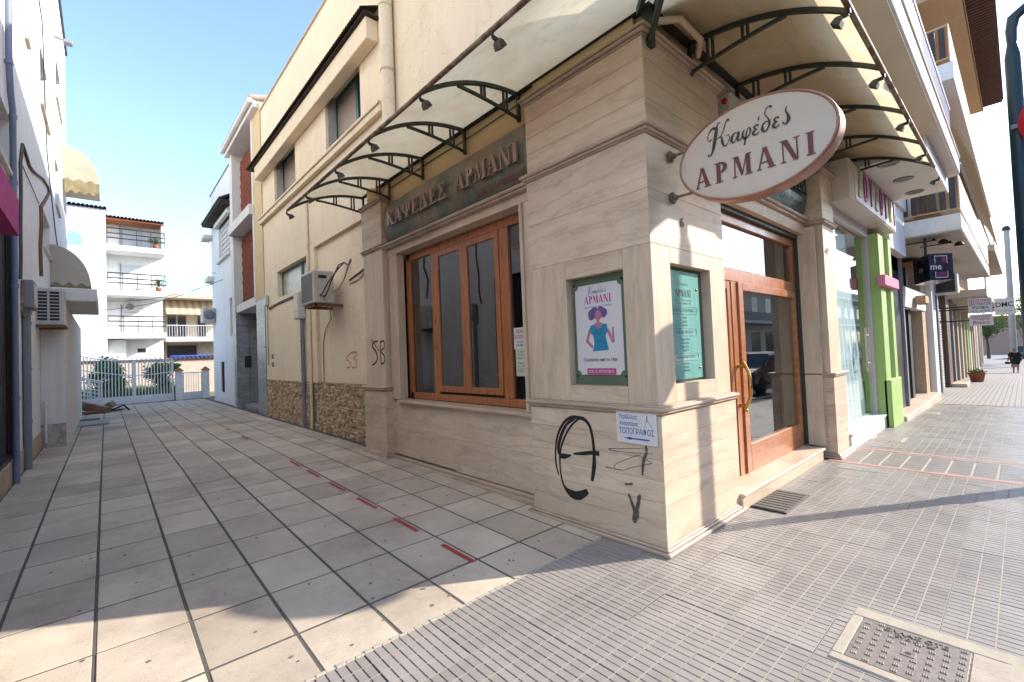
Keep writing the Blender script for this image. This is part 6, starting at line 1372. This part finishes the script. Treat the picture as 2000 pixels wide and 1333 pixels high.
# overhead wires across the alley end
for k, (za, zb_, ya) in enumerate(((5.0,5.4,26),(4.6,5.0,26.5),(3.9,4.9,24.5))):
    P = [(-.95+(4.4)*u, ya-4*u, za+(zb_-za)*u-.35*math.sin(math.pi*u)) for u in [i/12 for i in range(13)]]
    tag(MB().tube(P, .012, 5).build('overhead_wire', M['cable']), ('upper','middle','lower')[k]+' overhead wire sagging across the far end of the alley', 'wire', 'wires across the alley')
# ------------------------------------------------------------------ OPPOSITE SIDE OF THE STREET (seen reflected in the door glass)
op = thing('opposite_building', 'white balcony building across the street, seen mirrored in the café door glass', 'building', (10,-14,0))
MB().box(-14,130,-20,-12,-1.6,7.2).build('wall', M['white2'], op)
for z in (3.3,6.6): MB().box(-14,130,-12,-10.8,z,z+.25).build('balcony_slab', M['white'], op); MB().box(-14,130,-10.85,-10.8,z+.25,z+.95).build('balcony_panel', M['greypl'], op)
for k in range(40): MB().box(-13+k*3.3,-11+k*3.3,-12.02,-11.97,0,2.7).build('shop_window', M['plain_glass'], op); MB().box(-12.7+k*3.3,-11.4+k*3.3,-12.02,-11.97,3.7,5.8).build('upper_window', M['plain_glass'], op)
t = thing('parked_car', 'red hatchback parked at the kerb, seen mirrored in the café door', 'car', (11,-2.4,-.15))
def carbody(x, y, t, m):
    V = [(x-2,0,.3),(x-1.95,0,.75),(x-1.1,0,.9),(x-.5,0,1.35),(x+1.0,0,1.4),(x+1.75,0,.95),(x+2,0,.85),(x+2,0,.3)]
    MB().prism([(a,y-.8,c-.15) for a, b_, c in V], (0,1.6,0)).build('body', m, t, bevel=.08)
    MB().prism([(x-.95,y-.82,.8),(x-.45,y-.82,1.14),(x+.95,y-.82,1.18),(x+1.5,y-.82,.82)], (0,1.64,0)).build('windows', M['plain_glass'], t)
    for a in (-1.25,1.25):
        for b_ in (-.82,.64): MB().lathe((x+a,y+b_,.15), [(0,0),(.3,0),(.3,.18),(0,.18)], 16, 0, 1).build('wheel', M['rubber'], t)
carbody(11, -2.5, t, M['car'])
t = thing('parked_car', 'dark blue hatchback parked behind the red one along the kerb', 'car', (17,-2.4,-.15)); carbody(17.5, -2.5, t, M['navy'])

t = thing('alarm_box', 'white siren box with red lamps on the wall behind the oval sign', 'alarm', (4.75,1.88,3.8)); MB().box(4.62,4.9,1.80,1.95,3.72,4.06,0,.02).build('box_body', M['acw'], t)
for z in (3.82, 3.97): MB().lathe((4.612,1.86,z), [(0,-.004),(.03,0),(.03,.01)], 12, 0, 0).build('red_lamp', M['redsign'], t)
